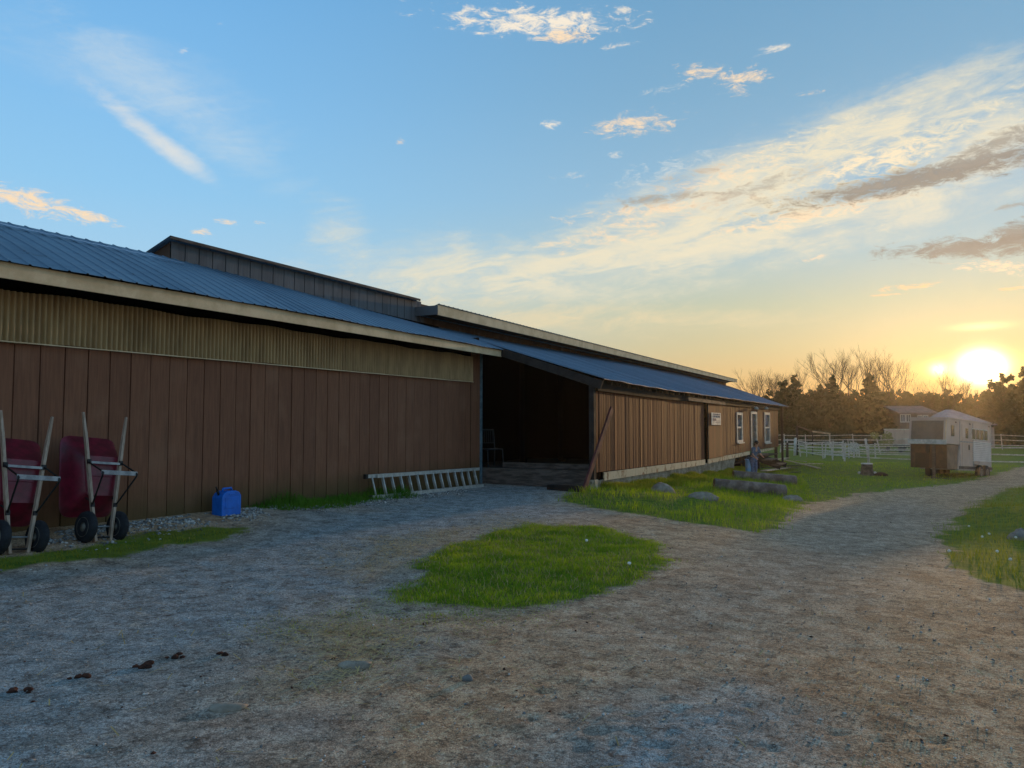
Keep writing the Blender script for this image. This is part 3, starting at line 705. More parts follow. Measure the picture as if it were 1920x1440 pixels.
# bigger stones and droppings one can point at
def stone(u, v, r, seed, label, mat='stone', name='stone', cat='stone', group=None):
    p = on_ground(u, v); o = MB(p).blob((p.x, p.y, g1(p.x, p.y)+r[2]*.1), r, seed, 14, .3).build(name, M[mat], None, True); o.location = p
    return tag(o, label, cat, group)
stone(1240, 922, (.30,.25,.20), 3, 'rounded grey boulder in the long grass below the lattice', 'stonebrown', name='boulder', cat='boulder')
stone(1318, 936, (.36,.22,.13), 5, 'flat grey rock on the grass bank in front of the thicker log', 'stonebrown', name='flat_rock', cat='rock')
stone(1484, 938, (.34,.22,.12), 6, 'pale rock at the cut end of the log beside the track', 'stonebrown', name='flat_rock', cat='rock')
stone(668, 1250, (.13,.06,.03), 7, 'small grey stone bedded in the brown dirt beyond the pale slab', 'stonebrown')
stone(425, 1326, (.10,.07,.022), 8, 'pale slab of stone bedded flush in the grey yard', 'stonebrown')
stone(877, 1275, (.035,.03,.03), 10, 'small loose pale stone lying alone on the brown track', cat='stone')
stone(1914, 1012, (.22,.2,.16), 12, 'grey rock half hidden in the weeds of the right verge', name='boulder', cat='boulder')
for i, (u, v, n, lab) in enumerate(((275,1248,9,'largest scatter of red brown droppings on the grey yard'),(145,1272,5,'two dark clumps of dropping between the larger scatter and the picture edge'),(32,1298,5,'dark red clump of dropping close to the left picture edge'),
                                   (325,1232,5,'small crumbled droppings just beyond the largest scatter'),(410,1226,4,'dark crumbs of dropping farthest out on the grey yard'))):
    p = on_ground(u, v); b = MB(p); g = random.Random(i)
    for k in range(n):
        ax, ay = g.gauss(0, .032), g.gauss(0, .02); r = .010 + .013*g.random()
        b.blob((p.x+ax, p.y+ay, g1(p.x+ax, p.y+ay)+r*.4), (r*1.4, r, r*.7), i*20+k, 10, .3)
    o = b.build('horse_droppings', M['dung'], None, True); o.location = p; tag(o, lab, 'droppings', 'clumps of horse droppings on the yard')
# ---------------------------------------------------------------- the long horse barn
barn = thing('horse_barn', 'long low red brown timber horse barn with blue grey metal roof and raised rear roof', 'barn', tuple(B(11.2, 0, .05)))
OFF = Vector(barn.location)
def BB(): return MB(OFF)
def bb(mb, s0, s1, t0, t1, z0, z1): return mb.box(B((s0+s1)/2, (t0+t1)/2, (z0+z1)/2), D*((s1-s0)/2), N*((t1-t0)/2), (0,0,(z1-z0)/2))
S0 = -7.0
S_END = s_of(900, 0); S_COR = s_of(882, 0); T_F = 3.17; S_F1 = s_of(1459, T_F)
sid_top = zline([(0,635),(882,714)], 0)
fas_top = zline([(0,487),(480,571),(941,656)], .66); fas_bot = zline([(0,520),(480,595),(941,669)], .66)
S_R = s_of(941, .66)
E_T = 3.45
far_eave = zline([(1135,711),(1250,731),(1382,749),(1480,763)], E_T); S_FE = s_of(1480, E_T)
TW = -1.5
top_l = zline([(0,415),(278,474),(482,525.5),(595,557),(789,608.6),(947,640.6),(1135,672),(1247,695),(1375,729)], TW)
up_eaveA = zline([(320,444),(770,557.5)], -1.4); up_eaveB = zline([(820,570),(1100,641),(1383,712)], -.8)
S_A0 = s_of(320, -1.4); S_A1 = s_of(789, TW); S_B0 = s_of(820, -.8); S_B1 = s_of(1383, -.8)
sill = zline([(1118,886),(1318,861),(1403,846),(1455,838)], T_F)
_wg = random.Random(5)
def strip_wall(s0, s1, t, zb, zt, pitch, gap, depth, warp=0, out=1):
    """vertical boards with recessed joints, as one skin"""
    mb = BB(); vs = []; fs = []; s = s0; prof = []
    while s < s1:
        e = min(s + pitch, s1); a_ = _wg.gauss(0, warp); b_ = _wg.gauss(0, warp); prof += [(s, a_), ((s+e-gap)/2, (a_+b_)/2 + abs(_wg.gauss(0, warp*.6))), (e - gap, b_), (e - gap, -depth), (e, -depth)]; s = e
    for s, d in prof: vs += [B(s, t + d*out, zb(s)), B(s, t + d*out, zt(s))]
    fs = [(2*i, 2*i+2, 2*i+3, 2*i+1) for i in range(len(prof)-1)]
    return mb.add(vs, fs)
def roof_z(s, t):
    """underside height of the low roof"""
    zt = top_l(s)
    if s <= S_R: k = (t - TW) / (.70 - TW); return zt + (fas_top(s) + .02 - zt) * k
    k = (t - TW) / (E_T - TW); return zt + (far_eave(s) - .03 - zt) * k
gbase = lambda s: h1(*B(s, 0, 0)[:2]) - .25
strip_wall(S0, S_COR + .02, 0, gbase, lambda s: sid_top(s) + .12, .318, .016, .022, .003).build('siding', M['siding'], barn)
strip_wall(S_COR + .02, S_END, 0, gbase, lambda s: roof_z(s, 0) - .03, .318, .014, .022).build('siding', M['siding'], barn)
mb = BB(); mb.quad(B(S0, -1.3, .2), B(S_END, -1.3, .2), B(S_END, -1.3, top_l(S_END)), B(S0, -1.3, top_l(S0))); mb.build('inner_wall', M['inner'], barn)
# corrugated strip over the boards
mb = BB(); vs = []; n = int((S_COR - S0) / .076 * 10)
for i in range(n + 1):
    s = S0 + (S_COR - S0) * i / n; t_ = .045 + .030 * math.cos(2*math.pi*s/.076); sag = .012*math.sin(s*2.1)+.008*math.sin(s*5.3)
    vs += [B(s, t_, sid_top(s) - .03 + sag), B(s, t_, sid_top(s) + .62 + sag)]
mb.add(vs, [(2*i, 2*i+2, 2*i+3, 2*i+1) for i in range(n)]); mb.build('corrugated_panel', M['corr'], barn, True)
mb = BB()
for i in range(60):
    s = S0 + (S_COR - S0)*i/60; e = S0 + (S_COR - S0)*(i+1)/60
    mb.bar(B(s, .085, sid_top(s) - .035), B(e, .085, sid_top(e) - .035), .02, .014)
mb.build('drip_edge', M['cream'], barn)
# fascia board
mb = BB(); k = 30
for i in range(k):
    s = S0 + (S_R - S0)*i/k; e = S0 + (S_R - S0)*(i+1)/k
    mb.add([B(s,.63,fas_bot(s)),B(e,.63,fas_bot(e)),B(e,.66,fas_bot(e)),B(s,.66,fas_bot(s)),B(s,.63,fas_top(s)-.015),B(e,.63,fas_top(e)-.015),B(e,.66,fas_top(e)-.015),B(s,.66,fas_top(s)-.015)],
           [(0,1,2,3),(3,2,6,7),(4,7,6,5),(0,4,5,1)] + ([(1,5,6,2)] if i == k-1 else []) + ([(0,3,7,4)] if i == 0 else []))
mb.build('fascia', M['cream'], barn)
# rafters under the near eave
s = S0 + .3
while s < S_R:
    BB().bar(B(s, -.02, roof_z(s, -.02) - .10), B(s, .62, roof_z(s, .62) - .10), .04, .14).build('rafter', M['under'], barn); s += .61
# ribbed metal roof
def rib_roof(s0, s1, rows, pitch, rise, thick=.004, skirt=True):
    """rows: functions s -> (t, z) from eave to ridge and down the back"""
    prof = []; s = s0
    while s < s1:
        e = min(s + pitch, s1); w = pitch*.13
        prof += [(s, rise), (min(s + w*.55, e), rise), (min(s + w, e), 0), (max(e - w*.45, s), 0)]; s = e
    prof.append((s1, rise)); vs = []; R_ = len(rows)
    for s, r in prof:
        for f in rows:
            q = f(s); vs.append(B(q[2] if len(q) > 2 else s, q[0], q[1] + r + thick))
        for f in rows:
            q = f(s); vs.append(B(q[2] if len(q) > 2 else s, q[0], q[1] + r))
    fs = []; m = 2*R_
    for i in range(len(prof)-1):
        for j in range(R_-1):
            a = i*m + j; fs.append((a, a+m, a+m+1, a+1)); b = a + R_; fs.append((b, b+1, b+m+1, b+m))
        a = i*m; fs.append((a, a+R_, a+R_+m, a+m))
    return BB().add(vs, fs)
def nwave(s): return .012*math.sin(s*1.7) + .01*math.sin(s*4.1+1)
rows_n = [lambda s: (.74 + nwave(s)*.8, fas_top(s) - .012 + nwave(s)*.3), lambda s: (-.1, roof_z(s, -.1)+.02), lambda s: (-.8, roof_z(s, -.8)+.02+.008*math.sin(s*2.3)), lambda s: (TW, top_l(s)+.0), lambda s: (-6.0, top_l(s)-1.6), lambda s: (-12, top_l(s)-3.6)]
rib_roof(S0, S_R, rows_n, .229, .014).build('roof', M['roof'], barn)
mid = lambda tt: (lambda s: (tt, roof_z(s, tt) + .02 + .01*math.sin(s*.9+tt), S_R + (s - S_R)*(1 + .2*(E_T - tt)/(E_T - TW))))
rows_f = [lambda s: (E_T + nwave(s)*.8, far_eave(s) + nwave(s)*.4), mid(2.2), mid(1.0), mid(-.4), mid(TW)]
rib_roof(S_R, S_FE, rows_f, .229, .014).build('roof', M['roof'], barn)
# narrow pale strip laid along the near roof
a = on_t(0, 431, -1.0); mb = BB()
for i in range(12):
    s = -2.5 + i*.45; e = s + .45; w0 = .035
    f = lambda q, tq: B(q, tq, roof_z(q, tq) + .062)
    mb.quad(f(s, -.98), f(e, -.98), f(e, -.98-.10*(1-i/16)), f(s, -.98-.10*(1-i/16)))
mb.build('pale_strip', M['strip_pale'], barn)
# rake board where the far wing steps forward
mb = BB(); pts = [B(S_R - .02, .66, roof_z(S_R+.01, .66) - .10), B(S_R - .02, 2.0, roof_z(S_R+.01, 2.0) - .11), B(S_R - .02, E_T - .05, roof_z(S_R+.01, E_T) - .12)]
for p, q in zip(pts, pts[1:]): mb.bar(p, q, .04, .2)
mb.build('rake_board', M['darkwood'], barn)
# eave beam and stubs over the far wall
mb = BB(); k = 14
for i in range(k):
    s = S_END + .1 + (S_F1 - S_END)*i/k; e = S_END + .1 + (S_F1 - S_END)*(i+1)/k
    mb.bar(B(s, T_F + .05, roof_z(s, T_F) - .19), B(e, T_F + .05, roof_z(e, T_F) - .19), .05, .28)
mb.build('eave_beam', M['dark'], barn)
s = S_R + .15
while s < S_F1:
    BB().bar(B(s, T_F - .1, roof_z(s, T_F) - .06), B(s, E_T - .08, roof_z(s, E_T - .08) - .06), .045, .09).build('rafter', M['under'], barn); s += .62
# porch posts at the far end under the overhang
bb(BB(), S_F1 + 1.7, S_F1 + 1.82, T_F - .1, T_F + .02, -1.2, roof_z(S_F1 + 1.8, T_F) - .05).build('corner_post', M['darkwood'], barn)
# near wall end trim, door reveal
bb(BB(), S_END - .01, S_END + .05, -.03, .045, -.1, roof_z(S_END, .04) - .06).build('corner_trim', M['teal'], barn)
# far wing front wall in pieces around the openings
S_DG0 = s_of(1320, T_F); S_DG1 = s_of(1325, T_F)
top_f = lambda s: roof_z(s, T_F) - .02
def opening(u0, u1, v0, v1):
    return s_of(u0, T_F), s_of(u1, T_F), on_t(u0, v1, T_F).z, on_t(u0, v0, T_F).z
W1 = opening(1381.3, 1391.3, 773, 830); W2 = opening(1433.2, 1442.8, 773, 831); DR = opening(1408, 1418, 772, 845)
DRS = sill(DR[0])
S_F0 = s_of(1114, T_F)
segs = [(S_F0, S_DG0), (S_DG1, W1[0]), (W1[1], DR[0]), (DR[1], W2[0]), (W2[1], S_F1)]
for a_, b_ in segs:
    strip_wall(a_, b_, T_F, sill, top_f, .16, .016, .024, .0035).build('siding', M['siding_far'], barn)
for o_ in (W1, W2):
    strip_wall(o_[0], o_[1], T_F, sill, lambda s: o_[2], .16, .016, .024, .0035).build('siding', M['siding_far'], barn)
    strip_wall(o_[0], o_[1], T_F, lambda s: o_[3], top_f, .16, .016, .024, .0035).build('siding', M['siding_far'], barn)
strip_wall(DR[0], DR[1], T_F, lambda s: DR[3], top_f, .16, .012, .02).build('siding', M['siding_far'], barn)
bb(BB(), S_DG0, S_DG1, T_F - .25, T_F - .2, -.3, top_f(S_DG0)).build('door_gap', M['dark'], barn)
# windows
for o_ in (W1, W2):
    s0, s1, z0, z1 = o_; fw = .09; mb = BB()
    bb(mb, s0 - .05, s0 + fw, T_F - .06, T_F + .03, z0, z1); bb(mb, s1 - fw, s1 + .05, T_F - .06, T_F + .03, z0, z1)
    bb(mb, s0 + fw, s1 - fw, T_F - .06, T_F + .028, z1 - .12, z1); bb(mb, s0 + fw, s1 - fw, T_F - .06, T_F + .028, z0, z0 + .10)
    zm = (z0 + z1)/2; bb(mb, s0 + fw, s1 - fw, T_F - .06, T_F + .015, zm - .035, zm + .035)
    win = mb.build('window', M['dirtywhite'], barn)
    bb(BB(), s0 + fw, s1 - fw, T_F - .05, T_F - .03, z0 + .1, z1 - .12).build('pane', M['glass'], win)
    bb(BB(), s0 - .09, s1 + .09, T_F + .03, T_F + .10, z0 - .05, z0 - .003).build('window_sill', M['dirtywhite'], win)
# entry door
s0, s1, z0, z1 = DR; mb = BB()
bb(mb, s0 - .06, s0 + .1, T_F - .05, T_F + .035, DRS, z1); bb(mb, s1 - .1, s1 + .06, T_F - .05, T_F + .035, DRS, z1); bb(mb, s0 + .1, s1 - .1, T_F - .05, T_F + .033, z1 - .1, z1 + .02)
dr = mb.build('door', M['dirtywhite'], barn)
bb(BB(), s0 + .1, s1 - .1, T_F - .04, T_F - .02, DRS, z1 - .1).build('pane', M['tint'], dr)
bb(BB(), s1 - .17, s1 - .12, T_F - .02, T_F + .03, DRS + .95, DRS + 1.08).build('handle', M['steel'], dr)
bb(BB(), s1 + .07, s1 + .30, T_F - .02, T_F + .02, DRS, z1 + .1).build('door_jamb', M['dark'], barn)
# two small lamps, unlit, over door and beyond it
for u in (1411, 1430):
    s = s_of(u, T_F); z = on_t(u, 764, T_F).z; mb = BB()
    mb.tube([B(s, T_F, z), B(s, T_F + .12, z + .03), B(s, T_F + .2, z)], .02, 6); mb.lathe([(.02,.12),(.07,.08),(.11,0),(.1,-.02)], B(s, T_F + .2, z - .08), (0,0,1), 12)
    mb.build('wall_lamp', M['dirtywhite'], barn)
# sliding door: panel standing proud on a track
SD0 = S_DG1 + .0; SD1 = s_of(1353, T_F)
strip_wall(SD0, SD1, T_F + .06, lambda s: sill(s) - .02, lambda s: on_t(1338, 757, T_F).z, .15, .012, .02).build('sliding_door', M['siding_far'], barn)
bb(BB(), SD0 - .02, SD0 + .03, T_F + .02, T_F + .065, sill(SD0) - .02, on_t(1330, 757, T_F).z).build('door_edge', M['darkwood'], barn)
mb = BB(); a_ = s_of(1284, T_F); zt = zline([(1284,748),(1354,757)], T_F)
mb.bar(B(a_, T_F + .1, zt(a_)), B(SD1 + .1, T_F + .1, zt(SD1 + .1)), .09, .12); mb.build('door_track', M['oldwood'], barn)
# skirt board, lattice, crawl space
sk_bot = zline([(1135,900.5),(1318,871.5),(1403,853)], T_F); skt = lambda s: sill(s) - .015
S_SK1 = s_of(1404, T_F); k = 40
for a_, b_ in ((s_of(1130, T_F), S_DG0), (S_DG1 + .05, S_SK1), (s_of(1424, T_F), s_of(1450, T_F))):
    mb = BB()
    for i in range(k):
        s = a_ + (b_-a_)*i/k; e = a_ + (b_-a_)*(i+1)/k
        mb.add([B(s,T_F+.03,sk_bot(s)),B(e,T_F+.03,sk_bot(e)),B(e,T_F+.03,skt(e)),B(s,T_F+.03,skt(s)), B(s,T_F,sk_bot(s)),B(e,T_F,sk_bot(e)),B(e,T_F,skt(e)),B(s,T_F,skt(s))], [(0,1,2,3),(3,2,6,7),(0,4,5,1)] + ([(0,3,7,4)] if i == 0 else []) + ([(1,5,6,2)] if i == k-1 else []))
    mb.build('skirt_board', M['skirt'], barn)
S_L0 = s_of(1104, T_F) ; S_L1 = s_of(1372, T_F); mb = BB(); pz = .13
gl = lambda s: h1(*B(s, T_F, 0)[:2]) - .05
s = S_L0
while s < S_L1:
    z0 = gl(s); z1 = sk_bot(s) + .03; hgt = z1 - z0
    if hgt > .05:
        for sg in (-1, 1):
            a_ = s if sg > 0 else s + hgt
            mb.bar(B(a_, T_F - .005 + .008*sg, z0), B(a_ + sg*hgt, T_F - .005 + .008*sg, z1), .008, .04, up=N)
    s += pz
mb.build('lattice', M['palewood'], barn)
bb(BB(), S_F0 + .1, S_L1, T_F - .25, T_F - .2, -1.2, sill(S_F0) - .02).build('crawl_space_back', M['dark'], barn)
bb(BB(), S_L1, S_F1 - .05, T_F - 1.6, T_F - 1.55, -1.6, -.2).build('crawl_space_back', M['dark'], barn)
for s in (S_L1 + .05, S_L1 + 3.2, s_of(1424, T_F), S_F1 - .3): bb(BB(), s, s + .16, T_F - .2, T_F - .04, -1.4, sill(s) - .03).build('foundation_post', M['darkwood'], barn)
mb = BB(); bb(mb, S_F0, S_F1, T_F - 4.6, T_F - .03, -.15, -.1); mb.build('floor_frame', M['dark'], barn)
bb(BB(), S_F0 - .04, S_F0 + .10, T_F - .12, T_F + .01, -.2, roof_z(S_F0 + .05, T_F) - .05).build('corner_post', M['darkwood'], barn)
bb(BB(), S_F0 - .06, S_F0 + .14, T_F - .14, T_F + .04, -.3, .26).build('post_foot', M['palewood'], barn)
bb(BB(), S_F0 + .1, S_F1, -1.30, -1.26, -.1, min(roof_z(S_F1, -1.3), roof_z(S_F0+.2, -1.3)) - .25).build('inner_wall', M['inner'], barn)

mb = BB(); mb.add([B(S_F1, T_F - .022, sill(S_F1)), B(S_F1, -1.4, sill(S_F1)), B(S_F1, -1.4, roof_z(S_F1, -1.4) - .3), B(S_F1, T_F - .022, roof_z(S_F1, T_F) - .06)], [(0,1,2,3)]); mb.build('end_wall', M['siding_far'], barn)
# doorway into the dark aisle: threshold, plank floor, posts, back walls
zf = on_t(1000, 880, 0).z
pA = B(S_END + .12, 0, 0); zf = at_y(1000, 880, pA.y - .8).z
bb(BB(), S_END + .06, S_END + .22, -.02, T_F - .12, -.1, zf).build('threshold', M['oldwood'], barn)
mb = BB()
for i in range(24): bb(mb, S_END + .24 + i*.24, S_END + .465 + i*.24, -1.4, T_F - .1, zf - .06, zf - .002*(i % 3))
mb.build('plank_floor', M['darkwood'], barn)
bb(BB(), S_END + .5, S_END + .62, .4, T_F - .1, zf, zf + .13).build('floor_step', M['oldwood'], barn)
S_BK = S_END + 18

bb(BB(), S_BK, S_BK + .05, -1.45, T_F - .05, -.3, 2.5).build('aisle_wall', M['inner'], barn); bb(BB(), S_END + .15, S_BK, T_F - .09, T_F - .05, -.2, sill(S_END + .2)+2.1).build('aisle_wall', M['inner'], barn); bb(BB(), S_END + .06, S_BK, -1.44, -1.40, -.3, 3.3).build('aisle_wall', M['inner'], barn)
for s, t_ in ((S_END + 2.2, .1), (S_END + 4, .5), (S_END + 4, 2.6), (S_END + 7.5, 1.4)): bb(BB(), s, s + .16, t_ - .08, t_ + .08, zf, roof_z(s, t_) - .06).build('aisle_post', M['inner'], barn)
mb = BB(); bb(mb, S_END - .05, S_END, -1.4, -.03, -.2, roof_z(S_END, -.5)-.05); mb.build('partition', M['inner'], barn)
# raised rear roof: grey boarded wall, then the part with the deep cream eave
strip_wall(S_A0, S_A1, TW, lambda s: top_l(s) - .3, lambda s: up_eaveA(s) - .02, .3, .02, .03).build('upper_wall', M['siding_up'], barn)
strip_wall(S_A1, S_B1 - .3, TW - .02, lambda s: top_l(s) - .3, lambda s: up_eaveB(s) + .1, .3, .012, .015).build('upper_wall', M['siding_dark'], barn)
rowsA = [lambda s: (-1.37, up_eaveA(s)), lambda s: (-4, up_eaveA(s) - .9), lambda s: (-12, up_eaveA(s) - 3.6)]
rib_roof(S_A0 - .12, S_B0, rowsA, .229, .012).build('upper_roof', M['roof'], barn)
mb = BB(); mb.bar(B(S_A0 - .12, -1.36, up_eaveA(S_A0) - .02), B(S_B0, -1.36, up_eaveA(S_B0) - .02), .03, .055); mb.build('eave_trim', M['oldwood'], barn)
rowsB = [lambda s: (-.76, up_eaveB(s)), lambda s: (-4, up_eaveB(s) - 1.0), lambda s: (-12, up_eaveB(s) - 3.6)]
rib_roof(S_B0, S_B1, rowsB, .229, .015).build('upper_roof', M['roof'], barn)
fb = zline([(820,590),(1383,717.5)], -.8); mb = BB(); k = 24
for i in range(k):
    s = S_B0 + (S_B1 - S_B0)*i/k; e = S_B0 + (S_B1 - S_B0)*(i+1)/k
    mb.add([B(s,-.83,fb(s)),B(e,-.83,fb(e)),B(e,-.8,fb(e)),B(s,-.8,fb(s)),B(s,-.83,up_eaveB(s)-.01),B(e,-.83,up_eaveB(e)-.01),B(e,-.8,up_eaveB(e)-.01),B(s,-.8,up_eaveB(s)-.01)], [(0,1,2,3),(3,2,6,7),(0,4,5,1)] + ([(1,5,6,2)] if i == k-1 else []) + ([(0,3,7,4)] if i == 0 else []))
mb.build('upper_fascia', M['cream'], barn)
mb = BB(); mb.quad(B(S_B0 + .03, -.84, fb(S_B0)+.02), B(S_B1, -.84, fb(S_B1)+.02), B(S_B1, TW, fb(S_B1)+.06), B(S_B0 + .03, TW, fb(S_B0)+.06)); mb.build('soffit', M['under'], barn)
bb(BB(), S_B0 - .03, S_B0 + .02, -1.8, -.805, fb(S_B0) + .01, up_eaveB(S_B0) - .03).build('eave_return', M['siding_up'], barn)
bb(BB(), S_A1 - .1, S_A1 + .04, TW - .02, TW + .05, top_l(S_A1) - .2, fb(S_A1)).build('corner_post', M['siding_up'], barn)
mb = BB(); mb.add([B(S_A0, TW - .03, top_l(S_A0) - .5), B(S_A0, -12, top_l(S_A0) - 4), B(S_A0, -12, up_eaveA(S_A0) - 3.6), B(S_A0, TW - .03, up_eaveA(S_A0) - .04)], [(0,1,2,3)])
mb.add([B(S_B1 - .3, TW - .03, -1.2), B(S_B1 - .3, -12, -1.2), B(S_B1 - .3, -12, up_eaveB(S_B1) - 3.6), B(S_B1 - .3, TW - .03, up_eaveB(S_B1) + .1)], [(0,1,2,3)])
mb.add([B(S0, 0, -.3), B(S0, -12, -.3), B(S0, -12, top_l(S0) - 3.6), B(S0, TW, top_l(S0)), B(S0, 0, roof_z(S0, 0))], [(0,1,2,3,4)])
mb.add([B(S0, -11.9, -1), B(S_B1, -11.9, -1.2), B(S_B1, -11.9, up_eaveB(S_B1)-3.6), B(S0, -11.9, top_l(S0) - 3.6)], [(0,1,2,3)])
mb.add([B(S_F1, TW, -1.2), B(S_B1 - .3, TW, -1.2), B(S_B1 - .3, TW, up_eaveB(S_B1)), B(S_F1, TW, up_eaveB(S_F1))], [(0,1,2,3)])
mb.build('end_wall', M['siding_dark'], barn)

# sign on the sliding door
p = B(s_of(1338.5, T_F), T_F + .09, on_t(1338.5, 785.5, T_F).z); sw = (s_of(1347.3, T_F) - s_of(1329.6, T_F))/2; sh = (on_t(1338, 774, T_F).z - on_t(1338, 797, T_F).z)/2
sg = thing('sign_board', 'white sign board with grey lettering hung on the sliding barn door', 'sign', tuple(p))
q = MB(p); q.box(p, D*sw, N*.012, (0,0,sh)); q.build('board', M['dirtywhite'], sg, bevel=.01)
q = MB(p); g = random.Random(4)
def mark(x0, x1, z0, z1): q.box(p + D*((x0+x1)/2*sw) + N*.016 + Vector((0,0,(z0+z1)/2*sh)), D*((x1-x0)/2*sw), N*.003, (0,0,(z1-z0)/2*sh))
for r0, r1 in ((.66,.86),(.22,.56)):
    x_ = -.72
    while x_ < .74:
        w_ = .06 + .06*g.random(); mark(x_, x_+.03, r0, r1)
        if g.random() > .3: mark(x_, x_+w_, r1-.05, r1)
        if g.random() > .4: mark(x_, x_+w_, (r0+r1)/2-.025, (r0+r1)/2+.025)
        if g.random() > .5: mark(x_+w_-.02, x_+w_+.01, r0, r1)
        x_ += w_ + .06
mark(-.75, -.1, -.3, .1); mark(-.0, .75, -.36, -.3); mark(-.2, .75, -.62, -.56)
q.build('lettering', pmat('grey sign lettering', S(104,98,110), S(84,78,92), 9, .8), sg)
# ---------------------------------------------------------------- wheelbarrows stood on their noses against the wall
def frame(loc, X, Y, Z):
    m = Matrix.Identity(4)
    for i, a in enumerate((X, Y, Z)):
        for j in range(3): m[j][i] = a[j]
    m.translation = loc; return m
def wheelbarrow():
    r = thing('wheelbarrow', 'maroon two wheeled barrow stood on its nose, its folded black leg nearest the blue jug', 'wheelbarrow', group='wheelbarrows stood against the barn wall')
    # tray: bottom panel faces out, rim rests on the wall
    rings = []; n = 28
    def ring(y, z0, z1, w0, w1, rad):
        pts = []; c = [(-w0, z0), (w0, z0), (w1, z1), (-w1, z1)]
        for i, (x, z) in enumerate(c):
            px, pz = c[i-1]; qx, qz = c[(i+1) % 4]
            a = Vector((px-x, 0, pz-z)).normalized(); b = Vector((qx-x, 0, qz-z)).normalized(); o = Vector((x, y, z))
            for k in range(6):
                u = k/5; pts.append(o + a*rad*(1-u)**2 + b*rad*u**2)
        return pts
    R_ = [ring(-.05, .60, 1.12, .20, .25, .05), ring(-.065, .585, 1.135, .215, .265, .07), ring(-.20, .46, 1.27, .29, .33, .12), ring(-.34, .36, 1.41, .345, .375, .15), ring(-.352, .345, 1.425, .36, .39, .15), ring(-.362, .345, 1.425, .36, .39, .15), ring(-.352, .375, 1.395, .335, .365, .15), ring(-.2, .47, 1.26, .28, .32, .12), ring(-.075, .595, 1.12, .20, .25, .05)]
    mb = MB(); m = len(R_[0]); vs = [p for q in R_ for p in q]; fs = []
    for i in range(len(R_)-1):
        for k in range(m): fs.append((i*m+k, i*m+(k+1) % m, (i+1)*m+(k+1) % m, (i+1)*m+k))
    fs.append(tuple(range(m))); fs.append(tuple(range((len(R_)-1)*m, len(R_)*m)))
    mb.add(vs, fs)
    o = mb.build('tray', M['maroon'], r, True); o.modifiers.new('es', 'EDGE_SPLIT').split_angle = .6
    mb = MB().box((0,-.046,.94),(.17,0,0),(0,.006,0),(0,0,.09)); mb.build('bottom_pressing', M['maroon'], o, bevel=.01)
    for sx in (-1, 1):
        mb = MB(); mb.bar((sx*.10,.02,.0),(sx*.262,.0,1.36),.036,.05,up=(0,1,0)); mb.bar((sx*.262,.0,1.36),(sx*.305,-.005,1.68),.036,.046,up=(0,1,0),w2=.028,h2=.03)
        mb.build('handle', M['handlewood'], r, bevel=.004)
        mb = MB(); mb.lathe([(.06,-.045),(.17,-.05),(.195,-.03),(.202,0),(.195,.03),(.17,.05),(.06,.045)], (sx*.215,.0,.19), (1,0,0), 28); w_ = mb.build('wheel', M['rubber'], r, True)
        mb = MB(); mb.lathe([(.0,-.05),(.03,-.055),(.04,-.035),(.10,-.03),(.12,-.05),(.125,-.048),(.125,.048),(.12,.05),(.10,.03),(.04,.035),(.03,.055),(.0,.05)], (sx*.215,.0,.19), (1,0,0), 24); mb.build('rim', M['rim'], w_, True)
        hx = lambda z: sx*(.10 + .162*z/1.36)
        mb = MB(); mb.tube([(hx(1.02),.03,1.03),(hx(1.0)+sx*.02,.06,1.01),(sx*.235,.33,.865),(sx*.235,.355,.84),(sx*.235,.34,.81),(hx(.5)+sx*.01,.06,.50),(hx(.46),.02,.46)], .011, 8); mb.build('leg', M['blacksteel'], r, True)
        mb = MB(); mb.box((hx(1.03),.03,1.03),(.024,0,0),(0,.012,0),(0,0,.03)); mb.box((hx(.47),.03,.47),(.022,0,0),(0,.012,0),(0,0,.028)); mb.tube([(hx(.5),.02,.5),(sx*.2,-.15,.62)], .009, 6); mb.build('bracket', M['blacksteel'], r)
    MB().bar((-.25,.335,.85),(.25,.335,.85),.014,.055).build('foot_brace', M['steel'], r)
    MB().bar((-.225,.035,1.02),(.225,.035,1.02),.012,.03).build('cross_brace', M['steel'], r)
    MB().tube([(-.255,0,.19),(.255,0,.19)], .011, 8).build('axle', M['steel'], r)
    MB().tube([(-.10,.03,.05),(.10,.03,.05)], .012, 6).build('nose_guard', M['blacksteel'], r)
    return r
def lean(o, u, base_t, tilt, roll=-4):
    s = s_of(u, base_t); b = B(s, base_t, 0); z = g1(b.x, b.y) ; c, sn = math.cos(tilt), math.sin(tilt)
    m = frame(Vector((b.x, b.y, z - .005)), -D, N*c + Vector((0,0,sn)), -N*sn + Vector((0,0,c))) @ Matrix.Rotation(math.radians(roll), 4, 'Y') @ Matrix.Scale(.96, 4); o.matrix_world = m
wb = wheelbarrow(); lean(wb, 197, .92, math.radians(9), -6)
wb2 = copy_tree(wb); wb2['label'] = 'maroon two wheeled barrow stood on its nose, cut by the picture edge'; lean(wb2, 41, .95, math.radians(9), -7)

